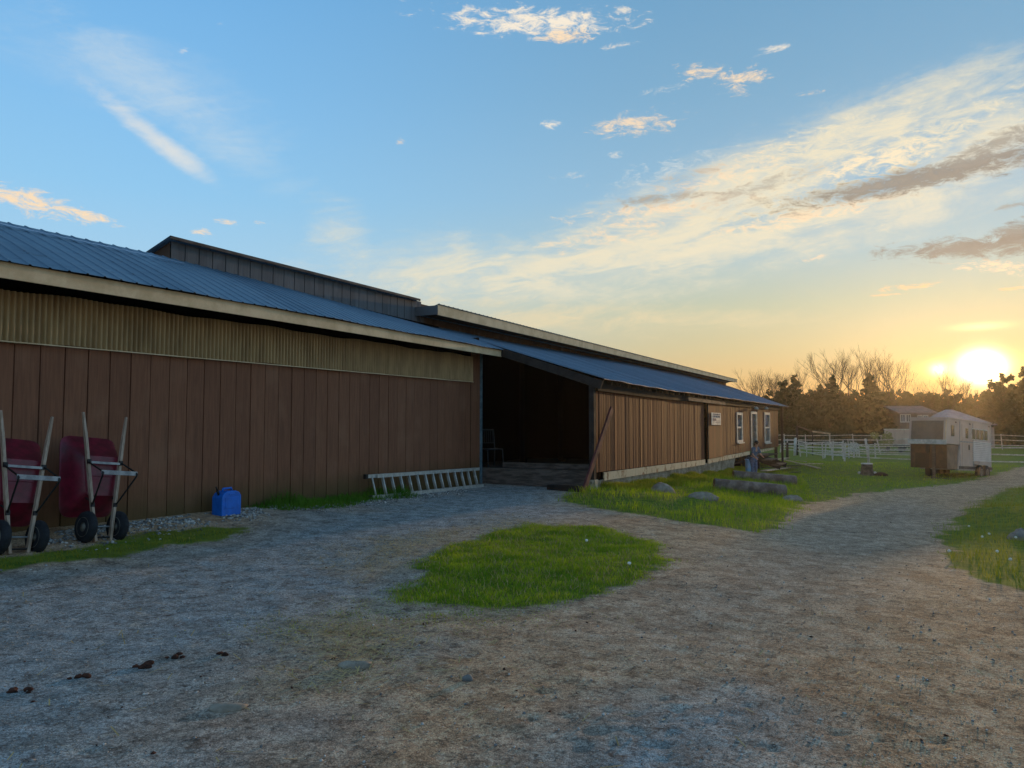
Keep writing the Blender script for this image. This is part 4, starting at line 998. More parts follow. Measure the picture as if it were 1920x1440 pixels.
# ---------------------------------------------------------------- blue jug
s = s_of(428, .34); b = B(s, .34, 0); b.z = g1(b.x, b.y) - .01
jg = thing('water_jug', 'bright blue plastic water jug standing on the gravel against the barn wall', 'jug', tuple(b), math.atan2(D.y, D.x))
prof = [(-.185,0),(.185,0),(.19,.02),(.19,.30),(.15,.36),(.085,.385),(-.085,.385),(-.15,.35),(-.19,.29),(-.19,.02)]
mb = MB(); hd = .115; mb.add([(x, -hd, z) for x, z in prof] + [(x, hd, z) for x, z in prof], [tuple(range(10)), tuple(range(19, 9, -1))] + [(i, i+10, (i+1) % 10 + 10, (i+1) % 10) for i in range(10)])
mb.build('body', M['bluejug'], jg, bevel=.016)
mb = MB(); mb.tube([(-.09,0,.372),(-.08,0,.418),(.08,0,.422),(.10,0,.372)], .017, 10); mb.build('handle', M['bluejug'], jg, True)
mb = MB(); mb.tube([(-.155,0,.33),(-.185,0,.40)], .022, 10); mb.tube([(-.182,0,.395),(-.215,0,.46)], [.014,.009], 8); mb.build('spout', M['blacksteel'], jg, True)
mb = MB(); mb.box((0,-.117,.20),(.13,0,0),(0,.004,0),(0,0,.085)); mb.box((.0,-.118,.335),(.06,0,0),(0,.006,0),(0,0,.012)); mb.build('moulded_panel', M['bluejug'], jg, bevel=.004)

# ---------------------------------------------------------------- ladder on its edge along the wall
sa = s_of(697, .4); sb = s_of(903, .4); b = B(sa, .4, 0)
ld = thing('ladder', 'aluminium extension ladder lying on its edge along the foot of the barn wall', 'ladder', tuple(b))
LP = lambda s, k, o=0: B(s, .40 - .12*k + o, g1(*B(s, .46, 0)[:2]) + .03 + .41*k)
for o, s0, s1 in ((0, sa, sb - .05), (.055, sa + .28, sb)):
    for k in (0, 1): MB(b).bar(LP(s0, k, o), LP(s1, k, o), .03, .07).build('rail', M['alu'], ld)
    n = int((s1-s0)/.305)
    for i in range(n):
        s = s0 + .17 + i*.305; MB(b).tube([LP(s, 0, o), LP(s, 1, o)], .019, 8).build('rung', M['alu'], ld, True)
mb = MB(b)
for k in (0, 1): mb.box(LP(sa - .02, k), D*.04, N*.03, (0,0,.045))
mb.build('foot', M['blacksteel'], ld)

# ---------------------------------------------------------------- leaning plank, beam, pale chair frame in the doorway
top = on_t(1147, 766, T_F + .13); bot = on_ground(1093, 922); bot.z -= .03
pl = MB(bot); pl.bar(bot, top, .05, .165, up=N.cross(top-bot)); o = pl.build('leaning_plank', M['redplank'], None, bevel=.006); o.location = bot
tag(o, 'dark red plank propped at a slant against the corner of the doorway', 'plank')
p = on_ground(1030, 918); q = on_ground(1090, 922); q.z += .07; p.z += .05
o = MB(p).bar(p, q, .2, .15).build('timber_beam', M['darkwood'], None, bevel=.02); o.location = p; tag(o, 'dark timber beam lying on the ground before the barn doorway', 'beam')
b = at_y(921, 866, P0.y + D.y*(S_END + 1.0) - .1); b.z = zf
ch = thing('folding_chair', 'pale grey metal chair frame standing just inside the dark barn doorway', 'chair', tuple(b), math.atan2(D.y, D.x) - .5)
mb = MB()
for x in (-.24, .24):
    MB().tube([(x,.22,0),(x,.2,.45),(x,.27,.98)], .017, 8).build('leg', M['chairgrey'], ch, True); MB().tube([(x,-.24,0),(x*.98,-.2,.45),(x*.96,.18,.47)], .017, 8).build('leg', M['chairgrey'], ch, True)
mb = MB(); mb.box((0,0,.46),(.24,0,0),(0,.21,0),(0,0,.014)); mb.build('seat', M['chairgrey'], ch)
mb = MB(); mb.tube([(-.24,.27,.98),(.24,.27,.98)], .017, 8)
for i in range(7): mb.tube([(-.2+i*.066,.225,.62),(-.2+i*.066,.268,.97)], .009, 6)
mb.tube([(-.24,.222,.62),(.24,.222,.62)], .012, 6); mb.build('backrest', M['chairgrey'], ch, True)

# ---------------------------------------------------------------- logs, barrel, boards, stump
def log(p, q, r0, r1, seed, label, group):
    g = random.Random(seed); n = 14; pts = []; rs = []
    for i in range(n+1):
        k = i/n; pts.append(p.lerp(q, k) + Vector((g.gauss(0,.008), g.gauss(0,.008), g.gauss(0,.006)))); rs.append((r0 + (r1-r0)*k)*(1+g.gauss(0,.02)))
    r = thing('log', label, 'log', tuple(p), group=group); MB(p).tube(pts, rs, 18, cap=False).build('bark', M['logbark'], r, True)
    a = (q-p).normalized()
    for c, rad, sg in ((pts[0], rs[0], -1), (pts[-1], rs[-1], 1)):
        MB(p).lathe([(rad*.995,-.004*sg),(rad*.9,.012*sg),(.0,.012*sg)] if sg > 0 else [(0,-.012),(rad*.9,-.012),(rad*.995,.004)], c, a, 18).build('cut_end', M['logend'], r)
    return r
def logpts(u0, v0, u1, v1, r0, r1):
    p = on_ground(u0, v0); q = on_ground(u1, v1); p = p + Vector((0, .0, r0*.82)); q = q + Vector((0,.0,r1*.82)); return p, q
p, q = logpts(1339, 916, 1471, 931, .17, .19); log(p, q, .165, .19, 1, 'thicker grey brown log lying on the grass nearest the track', 'felled logs beside the barn')
p, q = logpts(1374, 897, 1491, 909, .17, .19); log(p, q, .16, .19, 2, 'grey log lying just below the person and the pale blue barrel', 'felled logs beside the barn')
p = on_ground(1406, 888); p.z = g1(p.x, p.y)
br = thing('barrel', 'pale blue plastic barrel standing at the foot of the porch beside the person', 'barrel', tuple(p))
k = p.y/28; MB().lathe([(.0,0),(.15,0),(.165,.02),(.178,.2),(.172,.21),(.178,.22),(.186,.42),(.18,.43),(.186,.44),(.19,.57),(.2,.585),(.2,.605),(.175,.605),(.17,.57),(.14,.06),(0,.06)], (0,0,0), (0,0,1), 26).build('body', M['paleblue'], br, True)
MB().tube([(-.19,0,.56),(-.12,-.02,.68),(.12,-.02,.68),(.19,0,.56)], .008, 6).build('handle', M['steel'], br, True)
# porch steps under the entry door
s0 = DR[0] - .25; st0 = B(s0, T_F, 0)
ps = thing('porch_steps', 'dark plank porch steps under the glazed entry door', 'steps', tuple(st0))
for i, (t0, t1, zz) in enumerate(((.02,.5,DRS-.18),(.5,.95,DRS-.40),(.95,1.35,DRS-.62))):
    bb(MB(st0), s0, s0 + 2.1, T_F + t0, T_F + t1, zz - .05, zz).build('tread', M['oldwood'], ps)
mb = MB(st0)
for s in (s0 + .05, s0 + 2.0): mb = MB(st0); mb.bar(B(s, T_F + .02, DRS - .28), B(s, T_F + 1.35, DRS - .75), .05, .22); mb.build('stringer', M['darkwood'], ps)
def board(u0, v0, u1, v1, w_, label, mat='palewood', lift=(.04,.04)):
    p = on_ground(u0, v0); q = on_ground(u1, v1); p.z = g1(p.x, p.y) + lift[0]; q.z = g1(q.x, q.y) + lift[1]
    o = MB(p).bar(p, q, w_, .035).build('board', M[mat], None); o.location = p; return tag(o, label, 'board', 'loose boards on the grass by the porch')
board(1465, 865, 1536, 882, .2, 'longest pale board, lying slantwise on the grass beyond the porch', lift=(.16,.12))
board(1496, 873, 1540, 872, .26, 'short pale board crossing under the longest one', lift=(.09,.09))
board(1488, 869, 1512, 870, .15, 'shortest pale board, beside the upper end of the longest one', lift=(.2,.14))
board(1424, 878, 1476, 866, .3, 'wide pale board topmost on the dark heap by the porch', 'palewood', (.34,.26))
board(1432, 890, 1478, 880, .28, 'wide pale board at the front of the dark heap by the porch', 'palewood', (.16,.10))
board(1430, 884, 1492, 880, .24, 'brown board in the middle of the heap by the porch', 'oldwood', (.20,.08))
board(1440, 889, 1498, 886, .22, 'dark board lowest at the front of the heap by the porch', 'darkwood', (.03,.03))
board(1450, 876, 1500, 875, .2, 'dark board at the back of the heap by the porch', 'darkwood', (.08,.05))
p = on_ground(1626, 891); p.z = g1(p.x, p.y) - .03; k = p.y*20/F/2
sp_ = thing('tree_stump', 'grey sawn tree stump with a white slab on top on the far grass', 'stump', tuple(p))
mb = MB(); pr = [(k*1.35,0),(k*1.2,.06),(k*1.05,.2),(k*.98,.42),(k*.96,.60)]; mb.lathe(pr, (0,0,0), (0,0,1), 20)
for i, v in enumerate(mb.v): v *= 1 + .05*math.sin(i % 20 * 1.7)*(1 if i < 60 else .4)
mb.build('trunk', M['bark'], sp_, True); MB().lathe([(0,.60),(k*1.02,.60),(k*1.04,.62),(k*1.02,.655),(0,.66)], (0,0,0), (0,0,1), 20).build('top_slab', M['white'], sp_)
for i, (u, v, lab) in enumerate(((1611, 889, 'white stone at the camera side foot of the stump, where weeds sprout'), (1641, 889, 'white stone at the stump foot next to the dark heap'))):
    p = on_ground(u, v); o = MB(p).blob((p.x, p.y, g1(p.x, p.y)+.06), (.09,.07,.08), i, 10, .2).build('stone', M['white'], None, True); o.location = p; tag(o, lab, 'stone')
p = on_ground(1652, 892); o = MB(p).blob((p.x, p.y, g1(p.x, p.y)+.03), (.34,.3,.14), 5, 16, .2).build('dark_heap', M['dung'], None, True); o.location = p; tag(o, 'low dark heap beside the white topped stump', 'heap')  # low dark lump on the grass by the stump

# ---------------------------------------------------------------- person behind the nearer grey log
def skin(name, pts, edges, rad, mat, parent=None, root=0, sub=2):
    me = bpy.data.meshes.new(name); me.from_pydata(pts, edges, []); me.update(); o = bpy.data.objects.new(name, me); col.objects.link(o)
    if parent: o.parent = parent
    o.modifiers.new('skin', 'SKIN').use_smooth_shade = True; ss2 = o.modifiers.new('sub', 'SUBSURF'); ss2.levels = sub; ss2.render_levels = sub
    sv = me.skin_vertices[0].data
    for i, r in enumerate(rad): sv[i].radius = (r, r) if not isinstance(r, tuple) else r; sv[i].use_root = (i == root)
    me.materials.append(mat); return o
p = on_ground(1413, 896); p.z = g1(p.x, p.y)
pe = thing('person', 'person in grey blue jersey and jeans bending by the barrel at the porch', 'person', tuple(p), math.radians(205)); pe.scale = (.83,.83,.83)
J = dict(pel=(0,0,.90), sp=(0,.05,1.08), ch=(0,.13,1.26), nk=(0,.19,1.42), hd0=(0,.22,1.50), hd1=(0,.25,1.60),
  hl=(.09,0,.86), kl=(.10,.06,.48), al=(.10,-.02,.08), tl=(.11,.12,.03), hr=(-.09,0,.86), kr=(-.10,.07,.48), ar=(-.10,-.01,.08), tr=(-.11,.13,.03),
  sl=(.17,.15,1.36), el=(.22,.20,1.10), wl=(.20,.36,.95), ml=(.19,.42,.91), sr=(-.17,.15,1.36), er=(-.23,.22,1.11), wr=(-.16,.40,1.02), mr=(-.14,.46,1.0))
R_J = dict(pel=.125, sp=.115, ch=.125, nk=.05, hd0=.075, hd1=.085, hl=.095, kl=.06, al=.042, tl=.04, hr=.095, kr=.06, ar=.042, tr=.04, sl=.058, el=.042, wl=.028, ml=.034, sr=.058, er=.042, wr=.028, mr=.034)
names = list(J); E_ = [('pel','sp'),('sp','ch'),('ch','nk'),('nk','hd0'),('hd0','hd1'),('pel','hl'),('hl','kl'),('kl','al'),('al','tl'),('pel','hr'),('hr','kr'),('kr','ar'),('ar','tr'),('ch','sl'),('sl','el'),('el','wl'),('wl','ml'),('ch','sr'),('sr','er'),('er','wr'),('wr','mr')]
pts = [J[n] for n in names]; rad = [R_J[n] for n in names]; ed = [(names.index(a), names.index(b_)) for a, b_ in E_]
for side, wm in ((1, 'ml'), (-1, 'mr')):
    b0 = Vector(J[wm]); bi = names.index(wm)
    for f in range(5):
        off = Vector(((f-1.5)*.018, .035 if f < 4 else .01, -.02)) if f < 4 else Vector((-.035*side, .02, 0)); L = (.062,.072,.066,.05,.05)[f]
        a_ = b0 + off; c_ = a_ + Vector((0, L*.5, -L*.5)); i0 = len(pts); pts += [tuple(a_), tuple(c_)]; rad += [.010, .008]; ed += [(bi, i0), (i0, i0+1)]
body = skin('body', pts, ed, rad, M['skin'], pe, 0)
mb = MB(); mb.blob((0,.345,1.585),(.014,.022,.02), 1, 8, .0); mb.blob((.035,.325,1.615),(.012,.01,.008), 2, 8, 0); mb.blob((-.035,.325,1.615),(.012,.01,.008), 3, 8, 0); mb.blob((0,.33,1.535),(.028,.01,.008), 4, 8, 0); mb.blob((.092,.24,1.59),(.014,.024,.034), 5, 8, 0); mb.blob((-.092,.24,1.59),(.014,.024,.034), 6, 8, 0)
mb.build('face', M['skin'], body, True)
def sub_skin(name, keys, add, mat):
    ps_ = [J[k] for k in keys]; es = [(keys.index(a), keys.index(b_)) for a, b_ in E_ if a in keys and b_ in keys]
    return skin(name, ps_, es, [R_J[k] + add for k in keys], mat, pe, 0)
sub_skin('jersey', ['pel','sp','ch','sl','el','sr','er'], .022, M['shirt'])
sub_skin('jeans', ['pel','hl','kl','al','hr','kr','ar'], .018, M['jeans'])
mb = MB(); mb.blob((0,.225,1.625),(.108,.115,.105), 9, 16, .04); mb.blob((0,.14,1.56),(.085,.06,.10), 10, 12, .05); mb.build('hair', M['hair'], body, True)
for sx in (-1, 1): MB().blob((sx*.11,.07,.045),(.052,.14,.05), 11, 12, .05).build('shoe', M['blacksteel'], pe, True)

# ---------------------------------------------------------------- gooseneck horse trailer
Yt = 37.5; p = at_y(1744, 897, Yt); p.z = h1(p.x, p.y)
ax = math.radians(231)
tr = thing('horse_trailer', 'white gooseneck horse trailer parked on the grass beside the track', 'trailer', (0,0,0))
fw = Vector((math.sin(ax), math.cos(ax), 0)); lf = Vector((-fw.y, fw.x, 0)); ti = math.radians(3.0)
org = p + fw*0
tr.matrix_world = frame(org, fw*math.cos(ti) + Vector((0,0,math.sin(ti))), lf, Vector((0,0,math.cos(ti))) - fw*math.sin(ti))
# local: x forward, y towards the side we see, z up; nose front at x=.35, front wall of body at x=-1.55, rear x=-5.4
hw = .88; ZB = 1.72; ZT = 3.0; XN = .35; XF = -1.3; XR = -5.6
mb = MB()
def shell(y): return [(XR,y,.50),(XF+.18,y,.50),(XF,y,ZB),(XN,y,ZB),(XN-.12,y,ZT-.06),(XN-.25,y,ZT),(XR,y,ZT)]
L_, R2 = shell(hw), shell(-hw); n = 7
mb.add(L_ + R2, [tuple(range(6,-1,-1)), tuple(range(7,14))] + [(i, (i+1) % n, (i+1) % n + n, i + n) for i in range(n)])
mb.build('body_shell', M['trailer'], tr, bevel=.03)
mb = MB(); mb.abox(XR-.02, XN-.18, hw-.06, hw+.035, ZT-.05, ZT+.035); mb.abox(XR-.02, XN-.18, -hw-.035, -hw+.06, ZT-.05, ZT+.035); mb.abox(XN-.25, XN-.10, -hw, hw, ZT-.085, ZT+.03); mb.build('roof_rail', M['trailer'], tr, bevel=.015)
mb = MB(); mb.box((XN-.035,0,2.36),(.012,0,-.10),(0,hw*.86,0),(-.05,0,.40)); mb.build('nose_panel', M['nosepanel'], tr, bevel=.02)
mb = MB(); mb.abox(XN-.02, XN+.03, -hw-.02, hw+.02, ZB-.03, ZB+.2); mb.build('nose_trim', M['dirtywhite'], tr)
bp_ = pmat('brown front panel', S(104,72,50), S(72,50,38), 3, .7); gp_ = pmat('grey brown side panel', S(128,106,90), S(104,84,70), 2, .65)
MB().abox(XN-.24, XN-.18, -hw+.02, hw-.03, .50, ZB-.032).build('front_panel', bp_, tr)
MB().add([(XN-.24,hw-.05,.5),(XN-.24,hw-.05,ZB-.032),(XF+.02,hw-.05,ZB-.032),(XF+.2,hw-.05,.5),(XN-.24,hw-.09,.5),(XN-.24,hw-.09,ZB-.032),(XF+.02,hw-.09,ZB-.032),(XF+.2,hw-.09,.5)],[(0,3,2,1),(4,5,6,7),(0,1,5,4),(1,2,6,5),(2,3,7,6),(3,0,4,7)]).build('side_panel', gp_, tr)
MB().abox(XN-.179, XN-.165, -.62, .02, .52, 1.25).build('dark_panel', pmat('dark brown panel', S(62,44,34), S(48,34,28), 3, .75), tr)  # darker rectangle set on the brown panel under the nose
mb = MB(); mb.abox(XN-1.0, XN-.62, hw+.0, hw+.014, 2.12, 2.66); mb.build('window', M['tint'], tr)
for x0 in (-1.98, -2.85, -3.4, -3.95, -4.5):
    f_ = MB(); w_ = .5 if x0 < -2 else .42; f_.abox(x0-w_, x0, hw-.0, hw+.02, 2.03, 2.64); f_ = f_.build('window', M['dirtywhite'], tr)
    MB().abox(x0-w_+.04, x0-.04, hw+.0, hw+.028, 2.08, 2.59).build('pane', M['tint'], f_)
d_ = MB().abox(-2.55, -1.6, hw, hw+.022, .62, 2.8).build('door', M['trailer'], tr, bevel=.01); MB().abox(-2.45, -2.40, hw+.022, hw+.06, 1.5, 1.75).build('handle', M['blacksteel'], d_)
mb = MB()
for i in range(11): mb.box((-4.15,hw+.035,.98+i*.095),(1.2,0,0),(0,.02,.03),(0,-.004,.014))
mb.build('side_slats', M['white'], tr)
mb = MB(); mb.abox(XR, XF+.3, -hw-.015, hw+.015, .44, .52); mb.build('floor_frame', M['steel'], tr)
mb = MB()
pr = [(-3.15,.78),(-3.3,.96),(-4.7,.96),(-4.85,.78)]
mb.add([(x,hw,z) for x,z in pr] + [(x,hw+.24,z-.03) for x,z in pr], [(0,1,5,4),(1,2,6,5),(2,3,7,6),(4,5,6,7)]); mb.build('fender', M['trailer'], tr)
for y in (hw+.10, -hw-.10):
    for x in (-3.6, -4.4):
        w_ = MB().lathe([(.2,-.10),(.33,-.105),(.37,-.07),(.375,0),(.37,.07),(.33,.105),(.2,.10)], (x,y,.375), (0,1,0), 26).build('wheel', M['rubber'], tr, True)
        MB().lathe([(0,-.07),(.06,-.09),(.14,-.06),(.21,-.10),(.21,.10),(.14,.06),(.06,.09),(0,.07)], (x,y,.375), (0,1,0), 20).build('rim', M['rim'], w_, True)
mb = MB(); mb.abox(XN-.16, XN-.06, .22, .34, .06, ZB-.035); mb.abox(XN-.24, XN+.02, .16, .40, -.02, .06); mb.build('landing_leg', M['oldwood'], tr)
mb = MB(); mb.abox(XN-.15, XN-.03, -.08, .08, 1.3, ZB-.035); mb.tube([(XN-.09,0,1.22),(XN-.09,0,1.3)], .07, 10); mb.build('coupler', M['blacksteel'], tr)
mb = MB(); mb.abox(XF+.05, XF+.35, -.62, -.38, .1, .62); mb.tube([(XF+.2,-.5,-.02),(XF+.2,-.5,.1)], .05, 8); mb.build('jack_stand', M['darkwood'], tr)
for x0 in (XF-.05, -2.58, -3.05, -5.4): MB().abox(x0, x0+.025, hw+.001, hw+.016, .6, 2.9).build('seam', M['steel'], tr)
MB().abox(XR, XF-.02, hw+.002, hw+.03, 1.86, 1.93).build('belt_rail', M['steel'], tr)
MB().abox(XR, XF+.1, hw+.002, hw+.035, .52, .66).build('rub_rail', M['oldwood'], tr)
for x0 in (-.9, -2.7, -5.3): MB().abox(x0, x0+.12, hw+.004, hw+.03, 2.8, 2.86).build('marker_lamp', M['redplank'], tr)
mb = MB(); mb.abox(XN-.85, XN-.25, -.3, .9, -.04, .02); mb.build('ground_plank', M['oldwood'], tr)
mb = MB(); mb.tube([(XN-.02,hw-.03,ZB),(XN-.02,hw-.03,ZB+.1),(XN-.14,hw-.03,ZT-.06)], .03, 6); mb.build('corner_strip', M['cream'], tr)

# ---------------------------------------------------------------- paddock fences
def fence(pts, hgt, nr, spacing, label, mat='dirtywhite', jit=.05, seed=0, pw=.09):
    """posts set out along a broken line; rails nailed between them"""
    g = random.Random(seed); P = [Vector((x, y, 0)) for x, y in pts]; base = P[0]; base.z = h1(base.x, base.y)
    r = thing('paddock_fence', label, 'fence', tuple(base)); off = base.copy(); posts = []
    for a, b_ in zip(P, P[1:]):
        L = (b_ - a).xy.length; n = max(1, round(L/spacing))
        for i in range(n): posts.append(a.lerp(b_, i/n))
    posts.append(P[-1])
    tops = []
    for q in posts:
        z = h1(q.x, q.y); hh = hgt*(1 + g.gauss(0,.06)); dx_, dy_ = g.gauss(0,jit), g.gauss(0,jit); w_ = pw*(1+g.gauss(0,.12))
        MB(off).bar((q.x,q.y,z-.1),(q.x+dx_,q.y+dy_,z+hh),w_,w_,up=(0,1,0),w2=w_*.85,h2=w_*.85).build('post', M[mat], r); tops.append((Vector((q.x,q.y,z)), Vector((q.x+dx_,q.y+dy_,z+hh))))
    for k in range(nr):
        f0 = .28 + (.92-.28)*k/max(1, nr-1)
        for (a0, a1), (b0, b1) in zip(tops, tops[1:]):
            fa = f0 + g.gauss(0,.015); fb_ = f0 + g.gauss(0,.015)
            MB(off).bar(a0.lerp(a1, fa) + Vector((0,-.06,0)), b0.lerp(b1, fb_) + Vector((0,-.06,0)), .03, .075).build('rail', M[mat], r)
    return r
def fy(u, Y): q = at_y(u, 795, Y); return (q.x, q.y)
fence([fy(1582,57), fy(1627,54.5), fy(1707,50.5), fy(1800,48.5), fy(1930,47), fy(2080,45)], 1.36, 3, 2.8, 'white three rail fence running from the corner post to behind the horse trailer', seed=1, jit=.07)
fence([fy(1582,57.2), fy(1560,60), fy(1542,63), fy(1511,67), fy(1489,71), fy(1462,76)], 1.4, 4, 3.0, 'white four rail fence running from the corner post back towards the barn end', seed=2, jit=.1)
fence([fy(1545,64), fy(1580,62.5), fy(1610,66), fy(1592,72)], 1.25, 4, 1.6, 'close railed white pen inside the corner of the paddock', seed=3, jit=.08)
fence([fy(1430,86), fy(1510,86), fy(1600,86), fy(1700,85), fy(1800,84), fy(1960,80)], 1.6, 3, 3.2, 'white rail fence farthest back, before the trees', seed=4, jit=.08)
fence([fy(1500,67), fy(1560,66), fy(1640,63), fy(1715,61)], 1.3, 3, 2.4, 'white rail fence crossing the paddock just behind the front fence', seed=6, jit=.11)
fence([fy(1592,73), fy(1650,70), fy(1720,68)], 1.5, 2, 2.6, 'white two rail fence in front of the blossoming shrub and box van', seed=5, jit=.12)
def lone_post(u, Y, hh, w_, lean_, mat, label, cat='post'):
    x, y = fy(u, Y); z = h1(x, y); o = MB((x,y,z)).tube([(x,y,z-.1),(x+lean_*.4,y,z+hh*.5),(x+lean_,y,z+hh)], [w_,w_*.95,w_*.8], 10).build('fence_post', M[mat], None, True); o.location = (x,y,z); return tag(o, label, cat)
lone_post(1627.5, 53.5, 1.75, .09, -.22, 'dirtywhite', 'tall white post leaning over the stump behind it')
lone_post(1489, 69, 1.65, .13, .12, 'dirtywhite', 'thick crooked white post standing beside the dark pole')
lone_post(1475, 62, 1.35, .11, .02, 'darkwood', 'short dark post next to the barn end')
x, y = fy(1494, 70); z = h1(x, y)
pf = thing('pole_frame', 'dark upright pole with a drooping pale rail over the white fence', 'pole frame', (x,y,z))
MB((x,y,z)).tube([(x,y,z-.1),(x,y,z+2.7)], .09, 10).build('post', M['darkwood'], pf, True)
a = at_y(1494, 799, 70); b_ = at_y(1523, 809, 69.5); c_ = at_y(1557, 813.5, 69.5)
MB((x,y,z)).tube([a, b_], .06, 8).build('rail', M['oldwood'], pf, True); MB((x,y,z)).tube([b_, c_], .075, 8).build('rail', M['palewood'], pf, True)
MB((x,y,z)).tube([Vector((b_.x, b_.y, h1(b_.x,b_.y)-.1)), b_], .05, 8).build('post', M['darkwood'], pf, True)

# ---------------------------------------------------------------- houses and van before the trees
def house(name, label, u0, u1, v_eave, v_ridge, Y, hip, wall, roofm, deep=9, wins=()):
    a = at_y(u0, v_eave, Y); b_ = at_y(u1, v_eave, Y); c = (a+b_)/2; zg = h1(c.x, c.y); zr = at_y((u0+u1)/2, v_ridge, Y+deep/2).z; ze = a.z; w_ = (b_.x-a.x)/2
    r = thing(name, label, 'house', (c.x, c.y, zg)); H_ = ze - zg
    MB().abox(-w_, w_, 0, deep, -.3, H_).build('wall', wall, r)
    o_ = .35; mb = MB(); zr = zr - zg
    if hip: mb.add([(-w_-o_,-o_,H_),(w_+o_,-o_,H_),(w_+o_,deep+o_,H_),(-w_-o_,deep+o_,H_),(-w_*.25,deep/2,zr),(w_*.1,deep/2,zr)], [(0,1,5,4),(1,2,5),(2,3,4,5),(3,0,4),(0,3,2,1)])
    else: mb.add([(-w_-o_,-o_,H_-.1),(w_+o_,-o_,H_-.1),(w_+o_,deep/2,zr),(-w_-o_,deep/2,zr),(-w_-o_,deep+o_,H_-.1),(w_+o_,deep+o_,H_-.1),(-w_-o_,-o_,H_+.1),(w_+o_,-o_,H_+.1),(w_+o_,deep/2,zr+.2),(-w_-o_,deep/2,zr+.2),(-w_-o_,deep+o_,H_+.1),(w_+o_,deep+o_,H_+.1)], [(6,7,8,9),(9,8,11,10),(0,3,2,1),(3,4,5,2),(0,1,7,6),(1,2,8,7),(2,5,11,8),(5,4,10,11),(4,3,9,10),(3,0,6,9)])
    mb.build('roof', roofm, r)
    for (ux0, ux1, vz0, vz1) in wins:
        q0 = at_y(ux0, vz1, Y); q1 = at_y(ux1, vz0, Y); x0, x1, z0, z1 = q0.x-c.x, q1.x-c.x, q0.z-zg, q1.z-zg
        f_ = MB().abox(x0, x1, -.06, -.005, z0, z1).build('window', M['white'], r); m_ = MB(); xm = (x0+x1)/2
        m_.abox(x0+.12, xm-.06, -.075, -.061, z0+.12, z1-.12); m_.abox(xm+.06, x1-.12, -.075, -.061, z0+.12, z1-.12); m_.build('pane', M['tint'], f_)
    return r, MB
hw1 = pmat('dull rose siding', S(122,100,88), S(104,86,76), 1, .8); rf1 = pmat('faded shingle roof', S(128,110,108), S(104,92,92), 2, .85); hw2 = pmat('pale house siding', S(176,158,150), S(160,144,138), 1, .8); rf2 = pmat('pale grey roof', S(168,156,158), S(150,138,140), 1.5, .75)
house('farm_house', 'small far house with white framed windows half hidden by the horse trailer', 1687, 1752, 775, 764, 98, False, hw1, rf1, 7, ((1688,1697,776,792),(1698,1707,776,792),(1720,1729,778,784),(1731,1740,778,784)))
house('farm_house', 'far house with wide pale hipped roof showing over the horse trailer roof', 1783, 1864, 797, 768, 92, True, hw2, rf2, 9, ((1800,1812,800,812),(1836,1848,800,812)))
x, y = fy(1689, 76); z = h1(x, y)
vn = thing('box_van', 'white box van parked far behind the fences beside a blossoming shrub', 'van', (x,y,z))
MB().abox(-.82,.82,-2.2,1.8,.75,2.3).build('cargo_box', M['trailer'], vn, bevel=.04); MB().abox(-.85,.85,-2.24,1.84,2.24,2.32).build('roof_edge', M['dirtywhite'], vn)
mb = MB(); mb.abox(.5,1.5,-1.4,1.4,.6,1.6); mb.build('cab', M['white'], vn, bevel=.08); MB().abox(.7,1.4,-1.42,-1.39,1.05,1.45).build('window', M['tint'], vn)
for yy in (-1.4, 1.2):
    for xx in (-.8, .8): MB().lathe([(0,-.12),(.36,-.12),(.38,0),(.36,.12),(0,.12)], (xx,yy,.38), (1,0,0), 18).build('wheel', M['rubber'], vn, True)
MB().abox(-.9,.9,-2.1,1.7,.5,.75).build('chassis', M['blacksteel'], vn)
# ---------------------------------------------------------------- trees
def leaf_cloud(lobes, n, size, seed, name, mat, parent, drop=.0, flat=1.0):
    """small leaf-sized faces spread through ragged lobes; lobes = (x, y, z, rx, ry, rz)"""
    g = np.random.default_rng(seed); lob = np.array(lobes, float); vol = (lob[:,3]*lob[:,4]*lob[:,5])**.75; k = g.choice(len(lob), n, p=vol/vol.sum())
    d = g.normal(size=(n,3)); d /= np.linalg.norm(d, axis=1)[:,None]; r = .35 + .75*g.random(n)**.55
    c = lob[k,:3] + d*r[:,None]*lob[k,3:6]
    keep = fbm(c[:,0]*1.1+seed, c[:,2]*1.1+c[:,1]*.7, 3) > drop; c = c[keep]; n = len(c)
    a = g.normal(size=(n,3)); a /= np.linalg.norm(a, axis=1)[:,None]; b = np.cross(a, g.normal(size=(n,3))); b /= np.linalg.norm(b, axis=1)[:,None]
    s = size*(.5+g.random(n))[:,None]; a = a*s; b = b*s*.55
    v = np.stack([c-a, c+b, c+a, c-b], 1).reshape(-1,3)
    return np_mesh(name, v, (np.arange(n)*4)[:,None]+np.arange(4)[None], mat, parent)
def branchy(g, mb, p, d, L, r, depth, spread=.5, up=.12):
    q = p + d*L; m = p.lerp(q, .5) + Vector((g.gauss(0,.04), g.gauss(0,.04), 0))*L; mb.tube([p, m, q], [r, r*.85, r*.66], 5 if r > .04 else 3, cap=False)
    if depth == 0: return
    for i in range(2 if g.random() < .55 else 3):
        e = (d + Vector((g.gauss(0,spread), g.gauss(0,spread), g.gauss(0,spread*.5)+up))).normalized(); branchy(g, mb, q if g.random() < .7 else p.lerp(q,.7), e, L*(.62+.25*g.random()), r*.62, depth-1, spread, up)
